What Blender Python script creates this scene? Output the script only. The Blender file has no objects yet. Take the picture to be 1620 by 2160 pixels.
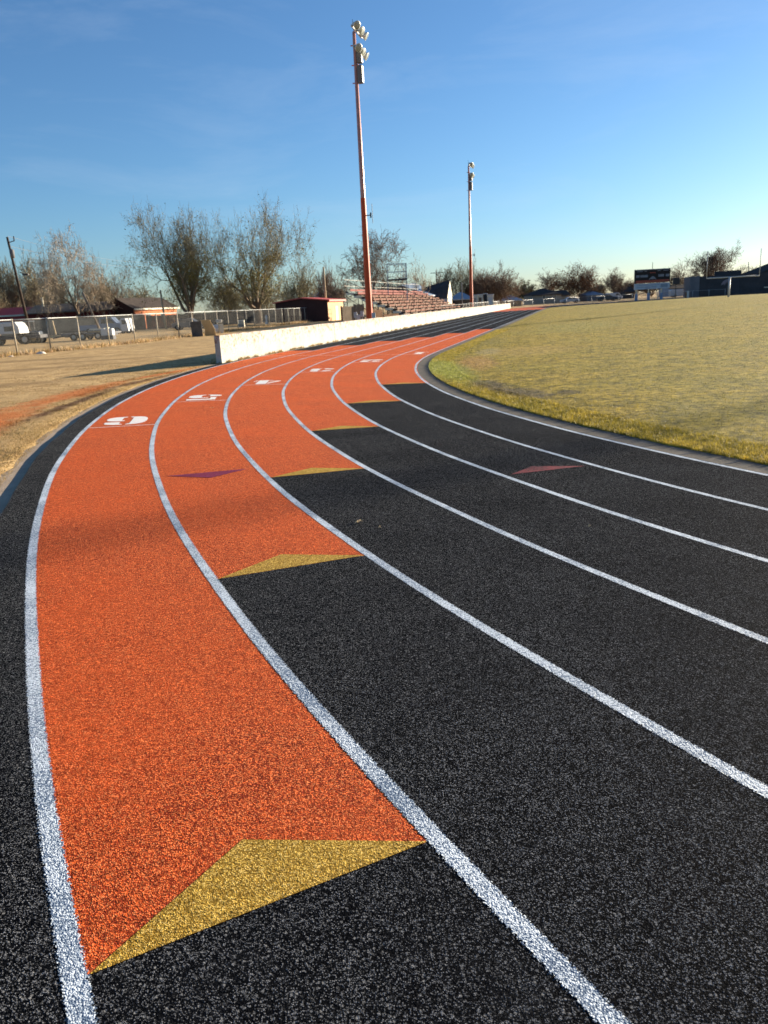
import bpy, math, random
import numpy as np
from mathutils import Vector, Matrix
R = math.radians
sc = bpy.context.scene
COL = sc.collection

# ------------------------------------------------------------------ geometry of the place
CAM_H = 1.7355; PITCH = 0.261586; ROLL = -0.053822; F = 1620.0
CX, CY = 34.6172, 20.0221          # centre of the near bend
R0 = 33.5653; PSI = 0.250385       # inner lane radius, heading of the straight
BETA = 0.026                       # cross fall of the track
S = 105.0                          # length of the straight
OFF = [0.0, 1.0725, 2.1598, 3.2203, 4.2918, 5.3533, 6.402]
SU = np.array([math.sin(PSI), math.cos(PSI)]); NU = np.array([-math.cos(PSI), math.sin(PSI)])
CC = np.array([CX, CY]); HALF = math.pi * R0

def station(a):
    """point on the inner line and outward normal at arc position a"""
    per = 2 * S + 2 * HALF
    while a < -HALF: a += per
    while a > per - HALF: a -= per
    if a < 0:
        t = a / R0; n = NU * math.cos(t) + SU * math.sin(t); return CC + R0 * n, n
    if a <= S:
        return CC + a * SU + R0 * NU, NU
    if a <= S + HALF:
        t = (a - S) / R0; n = NU * math.cos(t) + SU * math.sin(t); return CC + S * SU + R0 * n, n
    b = a - S - HALF
    return CC + (S - b) * SU - R0 * NU, -NU

def zt(off): return BETA * min(max(off, 0.0), 6.73)
def tp(a, off, dz=0.0):
    p, n = station(a); q = p + off * n
    return (float(q[0]), float(q[1]), zt(off) + dz)
def th(deg): return R(deg) * R0
def coords(x, y):
    r = np.array([x, y]) - CC; a = float(r @ SU); b = float(r @ NU)
    if a < 0: rad = math.hypot(a, b)
    elif a > S: rad = math.hypot(a - S, b)
    else: rad = abs(b)
    return a, rad - R0
def zfield(off):
    d = max(0.0, -off - 0.38)
    t = min(d / 26.0, 1.0)
    return 0.004 + 0.03 * min(1, d / 1.5) + 0.43 * (t * t * (3 - 2 * t))
def zground(off):
    if off < 6.97: return 0.15
    return 0.160 + 0.02 * math.sin(off * 0.35) * min(1, max(0, (off - 9) / 10)) if off < 80 else 0.15

cr, sr = math.cos(ROLL), math.sin(ROLL); cp, sp = math.cos(PITCH), math.sin(PITCH)
def ray(px, py):
    x = (px - 810) / F; y = -(py - 1080) / F
    X = cr * x - sr * y; Y = sr * x + cr * y
    return np.array([X, cp + Y * sp, -sp + Y * cp])
def hor(px): return 689.3 - 0.0539 * px
def at(px, D, py=None):
    """ground point seen in photo column px at depth D; with py the height there too"""
    d = ray(px, hor(px)); x = d[0] / d[1] * D
    if py is None: return (x, D)
    d2 = ray(px, py); return (d2[0] / d2[1] * D, D, CAM_H + d2[2] / d2[1] * D)
def zat(px, py, D): return at(px, D, py)[2]

# ------------------------------------------------------------------ node helpers
class NT:
    def __init__(s, name, disp=False):
        s.m = bpy.data.materials.new(name); s.m.use_nodes = True
        s.t = s.m.node_tree; s.t.nodes.clear()
        s.out = s.t.nodes.new('ShaderNodeOutputMaterial')
    def n(s, typ, **kw):
        nd = s.t.nodes.new('ShaderNode' + typ)
        ins = kw.pop('ins', {})
        for k, v in kw.items(): setattr(nd, k, v)
        for k, v in ins.items():
            if hasattr(v, 'bl_rna') and isinstance(v, bpy.types.NodeSocket): s.t.links.new(v, nd.inputs[k])
            else: nd.inputs[k].default_value = v
        return nd
    def link(s, a, b): s.t.links.new(a, b)
    def pos(s): return s.n('NewGeometry').outputs['Position']
    def obj(s): return s.n('TexCoord').outputs['Object']
    def noise(s, vec, scale, detail=3, rough=0.55, dist=0.0):
        return s.n('TexNoise', ins={'Vector': vec, 'Scale': scale, 'Detail': detail, 'Roughness': rough, 'Distortion': dist}).outputs['Fac']
    def voro(s, vec, scale, feat='F1', out='Distance', rnd=1.0):
        v = s.n('TexVoronoi', feature=feat, ins={'Vector': vec, 'Scale': scale, 'Randomness': rnd}); return v.outputs[out]
    def ramp(s, fac, stops, interp='LINEAR'):
        r = s.n('ValToRGB'); r.color_ramp.interpolation = interp
        e = r.color_ramp.elements
        while len(e) < len(stops): e.new(0.5)
        for i, (p, c) in enumerate(stops):
            e[i].position = p
            e[i].color = (c, c, c, 1) if isinstance(c, (int, float)) else (*c, 1)
        s.link(fac, r.inputs[0]); return r.outputs[0]
    def mix(s, fac, a, b, mode='MIX'):
        m = s.n('Mix', data_type='RGBA', blend_type=mode)
        for k, v in ((0, fac), (6, a), (7, b)):
            if isinstance(v, bpy.types.NodeSocket): s.link(v, m.inputs[k])
            elif isinstance(v, (tuple, list)): m.inputs[k].default_value = (*v, 1)[:4]
            else: m.inputs[k].default_value = v
        return m.outputs[2]
    def math(s, op, a, b=0.0, c=None, clamp=False):
        m = s.n('Math', operation=op, use_clamp=clamp)
        for i, v in enumerate((a, b) if c is None else (a, b, c)):
            if isinstance(v, bpy.types.NodeSocket): s.link(v, m.inputs[i])
            else: m.inputs[i].default_value = v
        return m.outputs[0]
    def bsdf(s, col, rough=0.8, spec=0.3, metal=0.0, bump=None, dist=0.01, strength=1.0, alpha=None, normal=None):
        b = s.n('BsdfPrincipled')
        for k, v in (('Base Color', col), ('Roughness', rough), ('Specular IOR Level', spec), ('Metallic', metal)):
            if isinstance(v, bpy.types.NodeSocket): s.link(v, b.inputs[k])
            elif isinstance(v, (tuple, list)): b.inputs[k].default_value = (*v, 1)[:4]
            else: b.inputs[k].default_value = v
        if bump is not None:
            bn = s.n('Bump', ins={'Strength': strength, 'Distance': dist, 'Height': bump})
            if normal is not None: s.link(normal, bn.inputs['Normal'])
            s.link(bn.outputs[0], b.inputs['Normal'])
        if alpha is not None: s.link(alpha, b.inputs['Alpha'])
        s.link(b.outputs[0], s.out.inputs[0]); return b

def simple(name, col, rough=0.7, spec=0.3, metal=0.0, var=0.25, scale=4.0, bump=0.0, bscale=30.0, dirt=None):
    if rough >= 0.7: spec = min(spec, 0.06)
    t = NT(name); p = t.pos()
    n1 = t.noise(p, scale, 5, 0.6)
    n2 = t.noise(p, scale * 7, 3, 0.6)
    f = t.math('ADD', t.math('MULTIPLY', n1, 0.6), t.math('MULTIPLY', n2, 0.4))
    lo = tuple(c * (1 - var) for c in col); hi = tuple(min(1, c * (1 + var)) for c in col)
    c = t.ramp(f, [(0.35, lo), (0.65, hi)])
    if dirt: c = t.mix(t.ramp(t.noise(p, scale * 0.6, 6, 0.7), [(0.5, 0.0), (0.66, 0.8)]), c, dirt)
    t.bsdf(c, rough, spec, metal, bump=(t.noise(p, bscale, 4) if bump else None), dist=bump or 0.01)
    return t.m

def rubber(name, gap, mid, top, cover=0.5, amp=1.0, sheen=1.0, tint=None, dust=(0.17, 0.14, 0.115), chips=None):
    """bonded rubber granules a few millimetres across: worn tops and dark hollows, with sun glint and shade put into their colours"""
    t = NT(name); p = t.pos()
    d1 = t.voro(p, 235.0); d2 = t.voro(p, 520.0)
    sep = t.n('SeparateColor', ins={0: t.voro(p, 235.0, out='Color')})
    clump = t.noise(p, 118.0, 2, 0.5); soft = t.noise(p, 22.0, 3, 0.6)
    big = t.noise(p, 0.9, 4, 0.6); med = t.noise(p, 5.0, 4, 0.65)
    # which granules stand proud
    r = t.math('ADD', sep.outputs[0], t.math('MULTIPLY', t.math('SUBTRACT', clump, 0.5), 1.7))
    r = t.math('ADD', r, t.math('MULTIPLY', t.math('SUBTRACT', soft, 0.5), 0.55))
    up = t.ramp(r, [(1 - cover - 0.10, 0.0), (1 - cover + 0.10, 1.0)])
    core = t.ramp(d1, [(0.26, 1.0), (0.56, 0.0)])
    dot = t.math('MULTIPLY', up, core)
    tone = t.ramp(sep.outputs[1], [(0.0, 0.35), (0.8, 0.8), (1.0, 1.0)])
    c = t.mix(t.ramp(t.math('ADD', r, t.math('MULTIPLY', d1, -0.7)), [(0.0, 0.0), (0.55, 1.0)]), gap, mid)  # gap colour joins dark binder with painted shade in the hollows
    c = t.mix(t.math('MULTIPLY', dot, tone), c, top)  # light top colour also paints the sun glint on worn granules
    c = t.mix(t.ramp(big, [(0.40, 0.0), (0.66, 0.40)]), c, tint or gap)
    c = t.mix(t.ramp(med, [(0.52, 0.0), (0.72, 0.16)]), c, tint or gap)
    c = t.mix(t.ramp(t.noise(p, 0.45, 6, 0.72, 0.8), [(0.52, 0.0), (0.75, 0.16)]), c, dust)
    c = t.mix(1.0, c, t.ramp(t.noise(p, 46.0, 5, 0.85), [(0.34, 0.52), (0.5, 1.0), (0.66, 1.5)]), 'MULTIPLY')
    # scattered bigger granules, seen from farther off
    s2 = t.n('SeparateColor', ins={0: t.voro(p, 82.0, out='Color')}); d3 = t.voro(p, 82.0)
    big_up = t.math('MULTIPLY', t.ramp(s2.outputs[0], [(0.72, 0.0), (0.80, 1.0)]), t.ramp(d3, [(0.18, 1.0), (0.42, 0.0)]))
    c = t.mix(t.math('MULTIPLY', big_up, 0.5), c, chips or top)
    h = t.math('ADD', t.math('MULTIPLY', d1, -1.0), t.math('MULTIPLY', d2, -0.3))
    h = t.math('ADD', h, t.math('MULTIPLY', clump, 1.4 * amp)); h = t.math('ADD', h, t.math('MULTIPLY', up, 0.55))
    bn = t.n('Bump', ins={'Strength': 1.0, 'Distance': 0.0034, 'Height': h})
    df = t.n('BsdfDiffuse', ins={'Color': c, 'Roughness': 0.9, 'Normal': bn.outputs[0]})
    pb = t.n('BsdfPrincipled', ins={'Base Color': c, 'Roughness': 0.75, 'Specular IOR Level': 0.06, 'Normal': bn.outputs[0]})
    ms = t.n('MixShader', ins={0: sheen}); t.link(df.outputs[0], ms.inputs[1]); t.link(pb.outputs[0], ms.inputs[2])
    t.link(ms.outputs[0], t.out.inputs[0])
    return t.m

def paint(name, col, under, cover=0.55, edge=False, fade=0.6):
    """worn line paint sprayed on granules: the hollows keep some of the colour below"""
    t = NT(name); p = t.pos()
    d1 = t.voro(p, 205.0); sep = t.n('SeparateColor', ins={0: t.voro(p, 205.0, out='Color')})
    clump = t.noise(p, 78.0, 2, 0.5); big = t.noise(p, 2.2, 5, 0.7)
    h = t.math('ADD', t.math('MULTIPLY', d1, -1.0), t.math('MULTIPLY', clump, 1.6))
    f = t.math('ADD', t.math('MULTIPLY', d1, 0.7), t.math('MULTIPLY', t.math('SUBTRACT', clump, 0.5), -1.6))
    f = t.math('ADD', f, t.math('MULTIPLY', t.math('SUBTRACT', sep.outputs[0], 0.5), 0.5))
    f = t.math('ADD', f, t.math('MULTIPLY', t.math('SUBTRACT', big, 0.5), 1.5))
    c = t.mix(t.ramp(f, [(cover, 0.0), (cover + 0.4, 0.95)]), col, under)
    al = None
    if edge:
        v = t.n('SeparateXYZ', ins={0: t.n('TexCoord').outputs['UV']}).outputs[1]
        e = t.math('ADD', t.math('ABSOLUTE', v), t.math('MULTIPLY', t.math('SUBTRACT', clump, 0.5), 0.55))
        e = t.math('ADD', e, t.math('MULTIPLY', t.math('SUBTRACT', sep.outputs[1], 0.5), 0.30))
        al = t.math('LESS_THAN', e, 0.86)
    t.bsdf(c, 0.65, 0.15, bump=h, dist=0.003, strength=0.9, alpha=al)
    return t.m

M = {}
M['black'] = rubber('black_rubber', (0.0025, 0.003, 0.0045), (0.009, 0.010, 0.013), (0.42, 0.43, 0.44), 0.49, sheen=0.20, dust=(0.10, 0.105, 0.11), chips=(0.46, 0.46, 0.45), tint=(0.008, 0.009, 0.012))
M['orange'] = rubber('orange_rubber', (0.19, 0.020, 0.007), (0.74, 0.112, 0.018), (0.92, 0.33, 0.13), 0.57, dust=(0.42, 0.12, 0.045), tint=(0.62, 0.10, 0.020))
M['yellow'] = rubber('yellow_rubber', (0.20, 0.11, 0.012), (0.60, 0.38, 0.060), (0.82, 0.60, 0.22), 0.5, tint=(0.44, 0.28, 0.05))
M['white'] = paint('line_paint', (0.58, 0.655, 0.73), (0.09, 0.14, 0.22), 0.18, edge=True)
M['whitethin'] = paint('thin_line_paint', (0.80, 0.74, 0.70), (0.62, 0.20, 0.09), 0.7)
M['number'] = paint('number_paint', (0.80, 0.77, 0.74), (0.55, 0.25, 0.15), 0.58)
M['red'] = paint('red_mark_paint', (0.20, 0.026, 0.030), (0.006, 0.005, 0.006), 0.20)
M['purple'] = paint('purple_mark_paint', (0.20, 0.022, 0.060), (0.10, 0.010, 0.02), 0.40)
M['faintorange'] = paint('faint_orange_paint', (0.030, 0.011, 0.006), (0.006, 0.006, 0.007), -0.05)

def grassmat(name, field=True, blade=False):
    t = NT(name); p = t.pos()
    big = t.noise(p, 0.22, 4, 0.6); med = t.noise(p, 1.6, 5, 0.65); fine = t.noise(p, 11.0, 6, 0.78); vf = t.noise(p, 90.0, 3, 0.7)
    if field:
        c = t.ramp(t.math('ADD', t.math('MULTIPLY', med, 0.5), t.math('MULTIPLY', fine, 0.5)),
                   [(0.38, (0.120, 0.098, 0.016)), (0.5, (0.262, 0.198, 0.024)), (0.62, (0.425, 0.310, 0.050))])
        c = t.mix(t.ramp(big, [(0.42, 0.0), (0.6, 0.4)]), c, (0.215, 0.195, 0.028))
    else:
        c = t.ramp(t.math('ADD', t.math('MULTIPLY', med, 0.55), t.math('MULTIPLY', fine, 0.45)),
                   [(0.38, (0.260, 0.150, 0.055)), (0.5, (0.500, 0.335, 0.150)), (0.62, (0.680, 0.480, 0.235))])
        c = t.mix(t.ramp(big, [(0.40, 0.0), (0.62, 0.6)]), c, (0.41, 0.275, 0.125))
    def spot(x, y, rx, ry, ang, col, amt, edge=0.5):
        nonlocal c
        mp = t.n('Mapping', vector_type='TEXTURE', ins={'Vector': p, 'Location': (x, y, 0), 'Rotation': (0, 0, ang), 'Scale': (rx, ry, 50.0)})
        ln = t.n('VectorMath', operation='LENGTH', ins={0: mp.outputs[0]}).outputs['Value']
        w = t.math('ADD', ln, t.math('MULTIPLY', t.math('SUBTRACT', t.noise(p, 2.2, 5, 0.7), 0.5), 1.5))
        w = t.math('ADD', w, t.math('MULTIPLY', t.math('SUBTRACT', fine, 0.5), 0.8))
        c = t.mix(t.ramp(w, [(1 - edge, amt), (1.0, 0.0)]), c, col)
    if field:
        spot(2.35, 16.4, 0.45, 1.4, R(6), (0.12, 0.098, 0.060), 0.9)
        spot(2.75, 14.6, 0.50, 1.3, R(18), (0.10, 0.082, 0.050), 0.85)
        spot(3.5, 14.2, 0.30, 0.35, 0, (0.08, 0.065, 0.035), 0.8)
        spot(4.4, 11.2, 0.6, 1.2, R(-30), (0.17, 0.15, 0.035), 0.5)
        spot(2.9, 22.5, 0.7, 3.4, R(-6), (0.36, 0.21, 0.070), 0.75)
        spot(5.0, 26.0, 2.0, 3.0, R(-20), (0.38, 0.26, 0.075), 0.5)
        spot(3.9, 27.0, 0.5, 2.2, R(-12), (0.33, 0.28, 0.16), 0.5)
        spot(4.9, 33.5, 0.8, 4.0, R(-14), (0.20, 0.17, 0.04), 0.6)
        spot(11.5, 45.0, 3.0, 9.0, R(-16), (0.24, 0.22, 0.05), 0.5)
        spot(1.85, 21.0, 0.75, 5.0, R(2), (0.25, 0.27, 0.060), 0.8)
    else:
        for (x, y, rx, ry, a) in ((-6.55, 12.6, 0.75, 4.2, R(10)), (-6.95, 18.0, 0.62, 3.9, R(-3)), (-6.2, 22.8, 0.3, 2.6, R(-14))):
            spot(x, y, rx, ry, a, (0.52, 0.175, 0.050), 0.95, 0.6)
        spot(-6.15, 15.6, 0.20, 4.2, R(3), (0.10, 0.045, 0.025), 0.85, 0.6)
        spot(-6.15, 20.6, 0.22, 3.2, R(-9), (0.12, 0.05, 0.03), 0.8, 0.6)
        spot(-5.2, 8.5, 1.0, 3.0, R(14), (0.26, 0.17, 0.09), 0.6, 0.6)
        for (x, y, rx, ry, a) in ((-12, 21, 6, 1.1, R(20)), (-14, 29, 7, 1.2, R(14)), (-16, 36, 8, 1.5, R(10)), (-11, 33, 5, 0.8, R(16))):
            spot(x, y, rx, ry, a, (0.24, 0.155, 0.07), 0.7, 0.7)
    if field: c = t.mix(1.0, c, t.ramp(t.noise(p, 7.0, 3, 0.7), [(0.36, (0.50, 0.52, 0.45)), (0.5, (1.0, 1.0, 0.95)), (0.64, (1.5, 1.44, 1.3))]), 'MULTIPLY')
    if blade:
        a = t.n('Attribute', attribute_name='tone').outputs['Fac']
        c = t.mix(1.0, c, t.ramp(a, [(0.0, (0.30, 0.36, 0.22)), (0.5, (1.0, 1.0, 0.90)), (1.0, (1.55, 1.62, 2.3))]), 'MULTIPLY')
        b = t.bsdf(c, 0.6, 0.25)
        tr = t.n('BsdfTranslucent', ins={0: c}); ms = t.n('MixShader', ins={0: 0.3})
        t.link(b.outputs[0], ms.inputs[1]); t.link(tr.outputs[0], ms.inputs[2]); t.link(ms.outputs[0], t.out.inputs[0])
    else:
        h = t.math('ADD', t.math('MULTIPLY', fine, 1.0), t.math('MULTIPLY', vf, 0.45))
        h = t.math('ADD', h, t.math('MULTIPLY', med, 2.2))
        t.bsdf(c, 0.9, 0.15, bump=h, dist=0.055 if field else 0.04, strength=0.9)
    return t.m
M['field'] = grassmat('field_grass'); M['dead'] = grassmat('dead_grass', False)
M['fieldblade'] = grassmat('field_blades', True, True); M['deadblade'] = grassmat('dead_blades', False, True)

t = NT('kerb_concrete'); p = t.pos()
c = t.ramp(t.noise(p, 5.0, 6, 0.65), [(0.3, (0.32, 0.25, 0.18)), (0.7, (0.46, 0.36, 0.26))])
c = t.mix(t.ramp(t.noise(p, 60, 3), [(0.5, 0.0), (0.75, 0.5)]), c, (0.12, 0.11, 0.10))
c = t.mix(t.ramp(t.noise(p, 1.3, 4), [(0.5, 0.0), (0.7, 0.5)]), c, (0.30, 0.22, 0.15))
t.bsdf(c, 0.9, 0.2, bump=t.noise(p, 70, 4), dist=0.004); M['kerb'] = t.m

t = NT('stained_kerb_concrete'); p = t.pos()
c = t.ramp(t.noise(p, 4.0, 6, 0.7), [(0.3, (0.10, 0.09, 0.075)), (0.7, (0.21, 0.185, 0.150))])
c = t.mix(t.ramp(t.noise(p, 60, 3), [(0.5, 0.0), (0.75, 0.6)]), c, (0.05, 0.045, 0.04))
t.bsdf(c, 0.95, 0.1, bump=t.noise(p, 70, 4), dist=0.006); M['kerbdark'] = t.m
t = NT('wall_paint'); p = t.pos(); sx = t.n('SeparateXYZ', ins={0: p})
c = t.ramp(t.noise(p, 1.6, 5), [(0.3, (0.35, 0.340, 0.300)), (0.7, (0.43, 0.425, 0.390))])
st = t.noise(p, 5.5, 8, 0.75, 0.6)
zf = t.ramp(sx.outputs[2], [(0.35, 0.0), (1.0, 0.12)])
c = t.mix(t.ramp(t.math('ADD', st, zf), [(0.60, 0.0), (0.68, 0.85)]), c, (0.22, 0.11, 0.065))
c = t.mix(t.ramp(t.noise(p, 18, 6, 0.7), [(0.57, 0.0), (0.68, 0.7)]), c, (0.24, 0.20, 0.14))
mp = t.n('Mapping', ins={'Vector': p, 'Scale': (3.0, 3.0, 0.5)})
c = t.mix(t.ramp(t.noise(mp.outputs[0], 4, 5), [(0.55, 0.0), (0.8, 0.5)]), c, (0.50, 0.43, 0.31))
low = t.math('SUBTRACT', 0.34, sx.outputs[2]); lw = t.math('ADD', t.math('MULTIPLY', low, 3.0), t.math('SUBTRACT', t.noise(p, 9, 6, 0.7), 0.5))
c = t.mix(t.ramp(lw, [(0.42, 0.0), (0.5, 0.9)]), c, (0.16, 0.14, 0.09))
t.bsdf(c, 0.85, 0.2, bump=t.noise(p, 12, 6, 0.7), dist=0.03); M['wall'] = t.m

M['polered'] = simple('pole_paint', (0.48, 0.070, 0.018), 0.5, 0.25, 0.0, 0.15, 2.0)
M['poleworn'] = simple('upper_pole_paint', (0.44, 0.20, 0.15), 0.35, 0.5, 0.1, 0.2, 2.0)
M['galv'] = simple('galvanised_steel', (0.42, 0.43, 0.43), 0.5, 0.5, 0.35, 0.15, 6.0)
M['lampbody'] = simple('lamp_aluminium', (0.56, 0.57, 0.50), 0.45, 0.5, 0.1, 0.2, 8.0)
M['lampglass'] = simple('lamp_lens', (0.35, 0.38, 0.36), 0.15, 0.8, 0.0, 0.1, 8.0)
M['railgrey'] = simple('rail_grey', (0.17, 0.155, 0.135), 0.6, 0.3, 0, 0.15)
M['darksteel'] = simple('dark_steel', (0.045, 0.045, 0.05), 0.6, 0.4, 0.2, 0.2)
M['postpaint'] = simple('fence_post_steel', (0.36, 0.31, 0.23), 0.6, 0.4, 0.1, 0.2, 6.0)
M['bark'] = simple('bark', (0.160, 0.122, 0.090), 0.95, 0.1, 0, 0.35, 6.0, 0.02, 20)
M['twig'] = simple('twigs', (0.195, 0.172, 0.115), 0.95, 0.1, 0, 0.3, 1.0)
M['twiggrey'] = simple('grey_twigs', (0.290, 0.235, 0.175), 0.95, 0.1, 0, 0.3, 1.0)
M['twigdark'] = simple('dark_twigs', (0.140, 0.102, 0.078), 0.95, 0.1, 0, 0.3, 1.0)
M['twigred'] = simple('red_brown_twigs', (0.150, 0.105, 0.078), 0.95, 0.1, 0, 0.3, 1.0)
M['leafgreen'] = simple('olive_leaves', (0.21, 0.175, 0.050), 0.8, 0.2, 0, 0.5, 0.8)
M['leafbrown'] = simple('brown_leaves', (0.20, 0.085, 0.035), 0.8, 0.2, 0, 0.4, 0.8)
M['wood'] = simple('weathered_boards', (0.185, 0.150, 0.115), 0.9, 0.1, 0, 0.3, 1.5)
M['woodbrown'] = simple('brown_boards', (0.20, 0.12, 0.075), 0.9, 0.1, 0, 0.3, 1.5)
M['poletan'] = simple('bleached_pole_wood', (0.42, 0.33, 0.21), 0.85, 0.1, 0, 0.2, 2.0)
M['poledark'] = simple('tarred_pole_wood', (0.055, 0.042, 0.034), 0.9, 0.1, 0, 0.3, 2.0)
M['slat'] = simple('privacy_slats', (0.060, 0.066, 0.068), 0.8, 0.2, 0, 0.25, 1.2)
M['brick'] = simple('orange_brick', (0.42, 0.16, 0.085), 0.9, 0.1, 0, 0.25, 3.0)
M['darkred'] = simple('dark_red_siding', (0.13, 0.030, 0.026), 0.85, 0.2, 0, 0.25, 1.0)
M['redmetal'] = simple('red_metal', (0.30, 0.035, 0.045), 0.6, 0.3, 0, 0.2, 1.0)
M['shingle'] = simple('grey_shingles', (0.150, 0.130, 0.108), 0.95, 0.1, 0, 0.3, 1.5)
M['shingledark'] = simple('dark_shingles', (0.060, 0.050, 0.045), 0.95, 0.1, 0, 0.3, 1.5)
M['peach'] = simple('peach_siding', (0.56, 0.37, 0.22), 0.85, 0.2, 0, 0.12, 1.0)
M['sidebrown'] = simple('dark_brown_side', (0.060, 0.030, 0.026), 0.9, 0.1, 0, 0.2, 1.0)  # darker brown for one end wall of a building
M['emblemgrey'] = simple('emblem_paint', (0.26, 0.22, 0.23), 0.8, 0.2)
M['redtrim'] = simple('red_roof_trim', (0.46, 0.07, 0.055), 0.6, 0.3, 0, 0.15, 1.0)
M['bluemetal'] = simple('blue_metal_roof', (0.16, 0.24, 0.36), 0.4, 0.5, 0.1, 0.15, 0.6)
M['greymetal'] = simple('pale_blue_metal_roof', (0.22, 0.27, 0.33), 0.45, 0.4, 0.1, 0.15, 0.6)
M['cream'] = simple('cream_panel', (0.62, 0.58, 0.46), 0.7, 0.3, 0, 0.1, 2.0)
M['whitepaint'] = simple('white_paint', (0.52, 0.52, 0.50), 0.5, 0.4, 0, 0.08, 2.0)
M['slate'] = simple('slate_wall', (0.062, 0.060, 0.062), 0.85, 0.2, 0, 0.2, 0.7)
M['greyblock'] = simple('grey_block_wall', (0.150, 0.150, 0.158), 0.9, 0.1, 0, 0.2, 0.7)
M['beige'] = simple('beige_siding', (0.30, 0.27, 0.22), 0.85, 0.2, 0, 0.12, 0.8)
M['glass'] = simple('window_glass', (0.03, 0.04, 0.05), 0.1, 0.8, 0, 0.1)
M['tyre'] = simple('tyre', (0.02, 0.02, 0.02), 0.8, 0.2)
M['rim'] = simple('wheel_rim', (0.45, 0.42, 0.36), 0.5, 0.4, 0.2)
M['seat'] = simple('worn_pink_bench', (0.145, 0.066, 0.048), 0.8, 0.2, 0, 0.5, 3.0, dirt=(0.20, 0.155, 0.115))
M['seatred'] = simple('red_bench', (0.17, 0.050, 0.042), 0.7, 0.2, 0, 0.2, 2.0)
M['step'] = simple('bleacher_footboard', (0.17, 0.135, 0.115), 0.8, 0.2, 0, 0.25, 3.0)
M['boardblack'] = simple('scoreboard_black', (0.016, 0.010, 0.010), 0.5, 0.3)
M['boardred'] = simple('scoreboard_orange_panel', (0.36, 0.075, 0.045), 0.5, 0.3)
M['boardwhite'] = simple('scoreboard_white_panel', (0.46, 0.50, 0.54), 0.5, 0.3, 0, 0.12, 1.5)
M['boarddigit'] = simple('scoreboard_digit_panel', (0.22, 0.22, 0.24), 0.5, 0.3, 0, 0.25, 2.0)
M['pad'] = simple('post_pad', (0.26, 0.31, 0.40), 0.7, 0.2)
M['silverblue'] = simple('silver_blue_car_paint', (0.16, 0.20, 0.27), 0.3, 0.6, 0.3, 0.1)
M['carwhite'] = simple('white_car_paint', (0.42, 0.44, 0.47), 0.3, 0.6, 0, 0.06)
M['cardark'] = simple('dark_car_paint', (0.035, 0.045, 0.06), 0.3, 0.6, 0.1, 0.1)
M['plywood'] = simple('plywood', (0.50, 0.35, 0.18), 0.85, 0.1, 0, 0.15, 2.0)
M['greybox'] = simple('grey_sheet', (0.10, 0.10, 0.10), 0.8, 0.2)
M['straw'] = simple('straw', (0.62, 0.47, 0.28), 0.8, 0.2)
M['goal'] = simple('goal_post_paint', (0.42, 0.44, 0.46), 0.5, 0.4)
M['rock'] = simple('pale_rock', (0.62, 0.56, 0.48), 0.9, 0.1, 0, 0.2, 5)

t = NT('chain_link'); o = t.obj()
uvn = t.n('TexCoord').outputs['UV']; sx = t.n('SeparateXYZ', ins={0: uvn})
a = t.math('ADD', sx.outputs[0], sx.outputs[1]); b = t.math('SUBTRACT', sx.outputs[0], sx.outputs[1])
def wire(v): 
    fr = t.math('FRACT', t.math('MULTIPLY', v, 14.0)); return t.math('LESS_THAN', fr, 0.07)
al = t.math('MAXIMUM', wire(a), wire(b))
t.bsdf((0.085, 0.085, 0.082), 0.7, 0.15, 0.0, alpha=al); M['mesh'] = t.m

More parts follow.
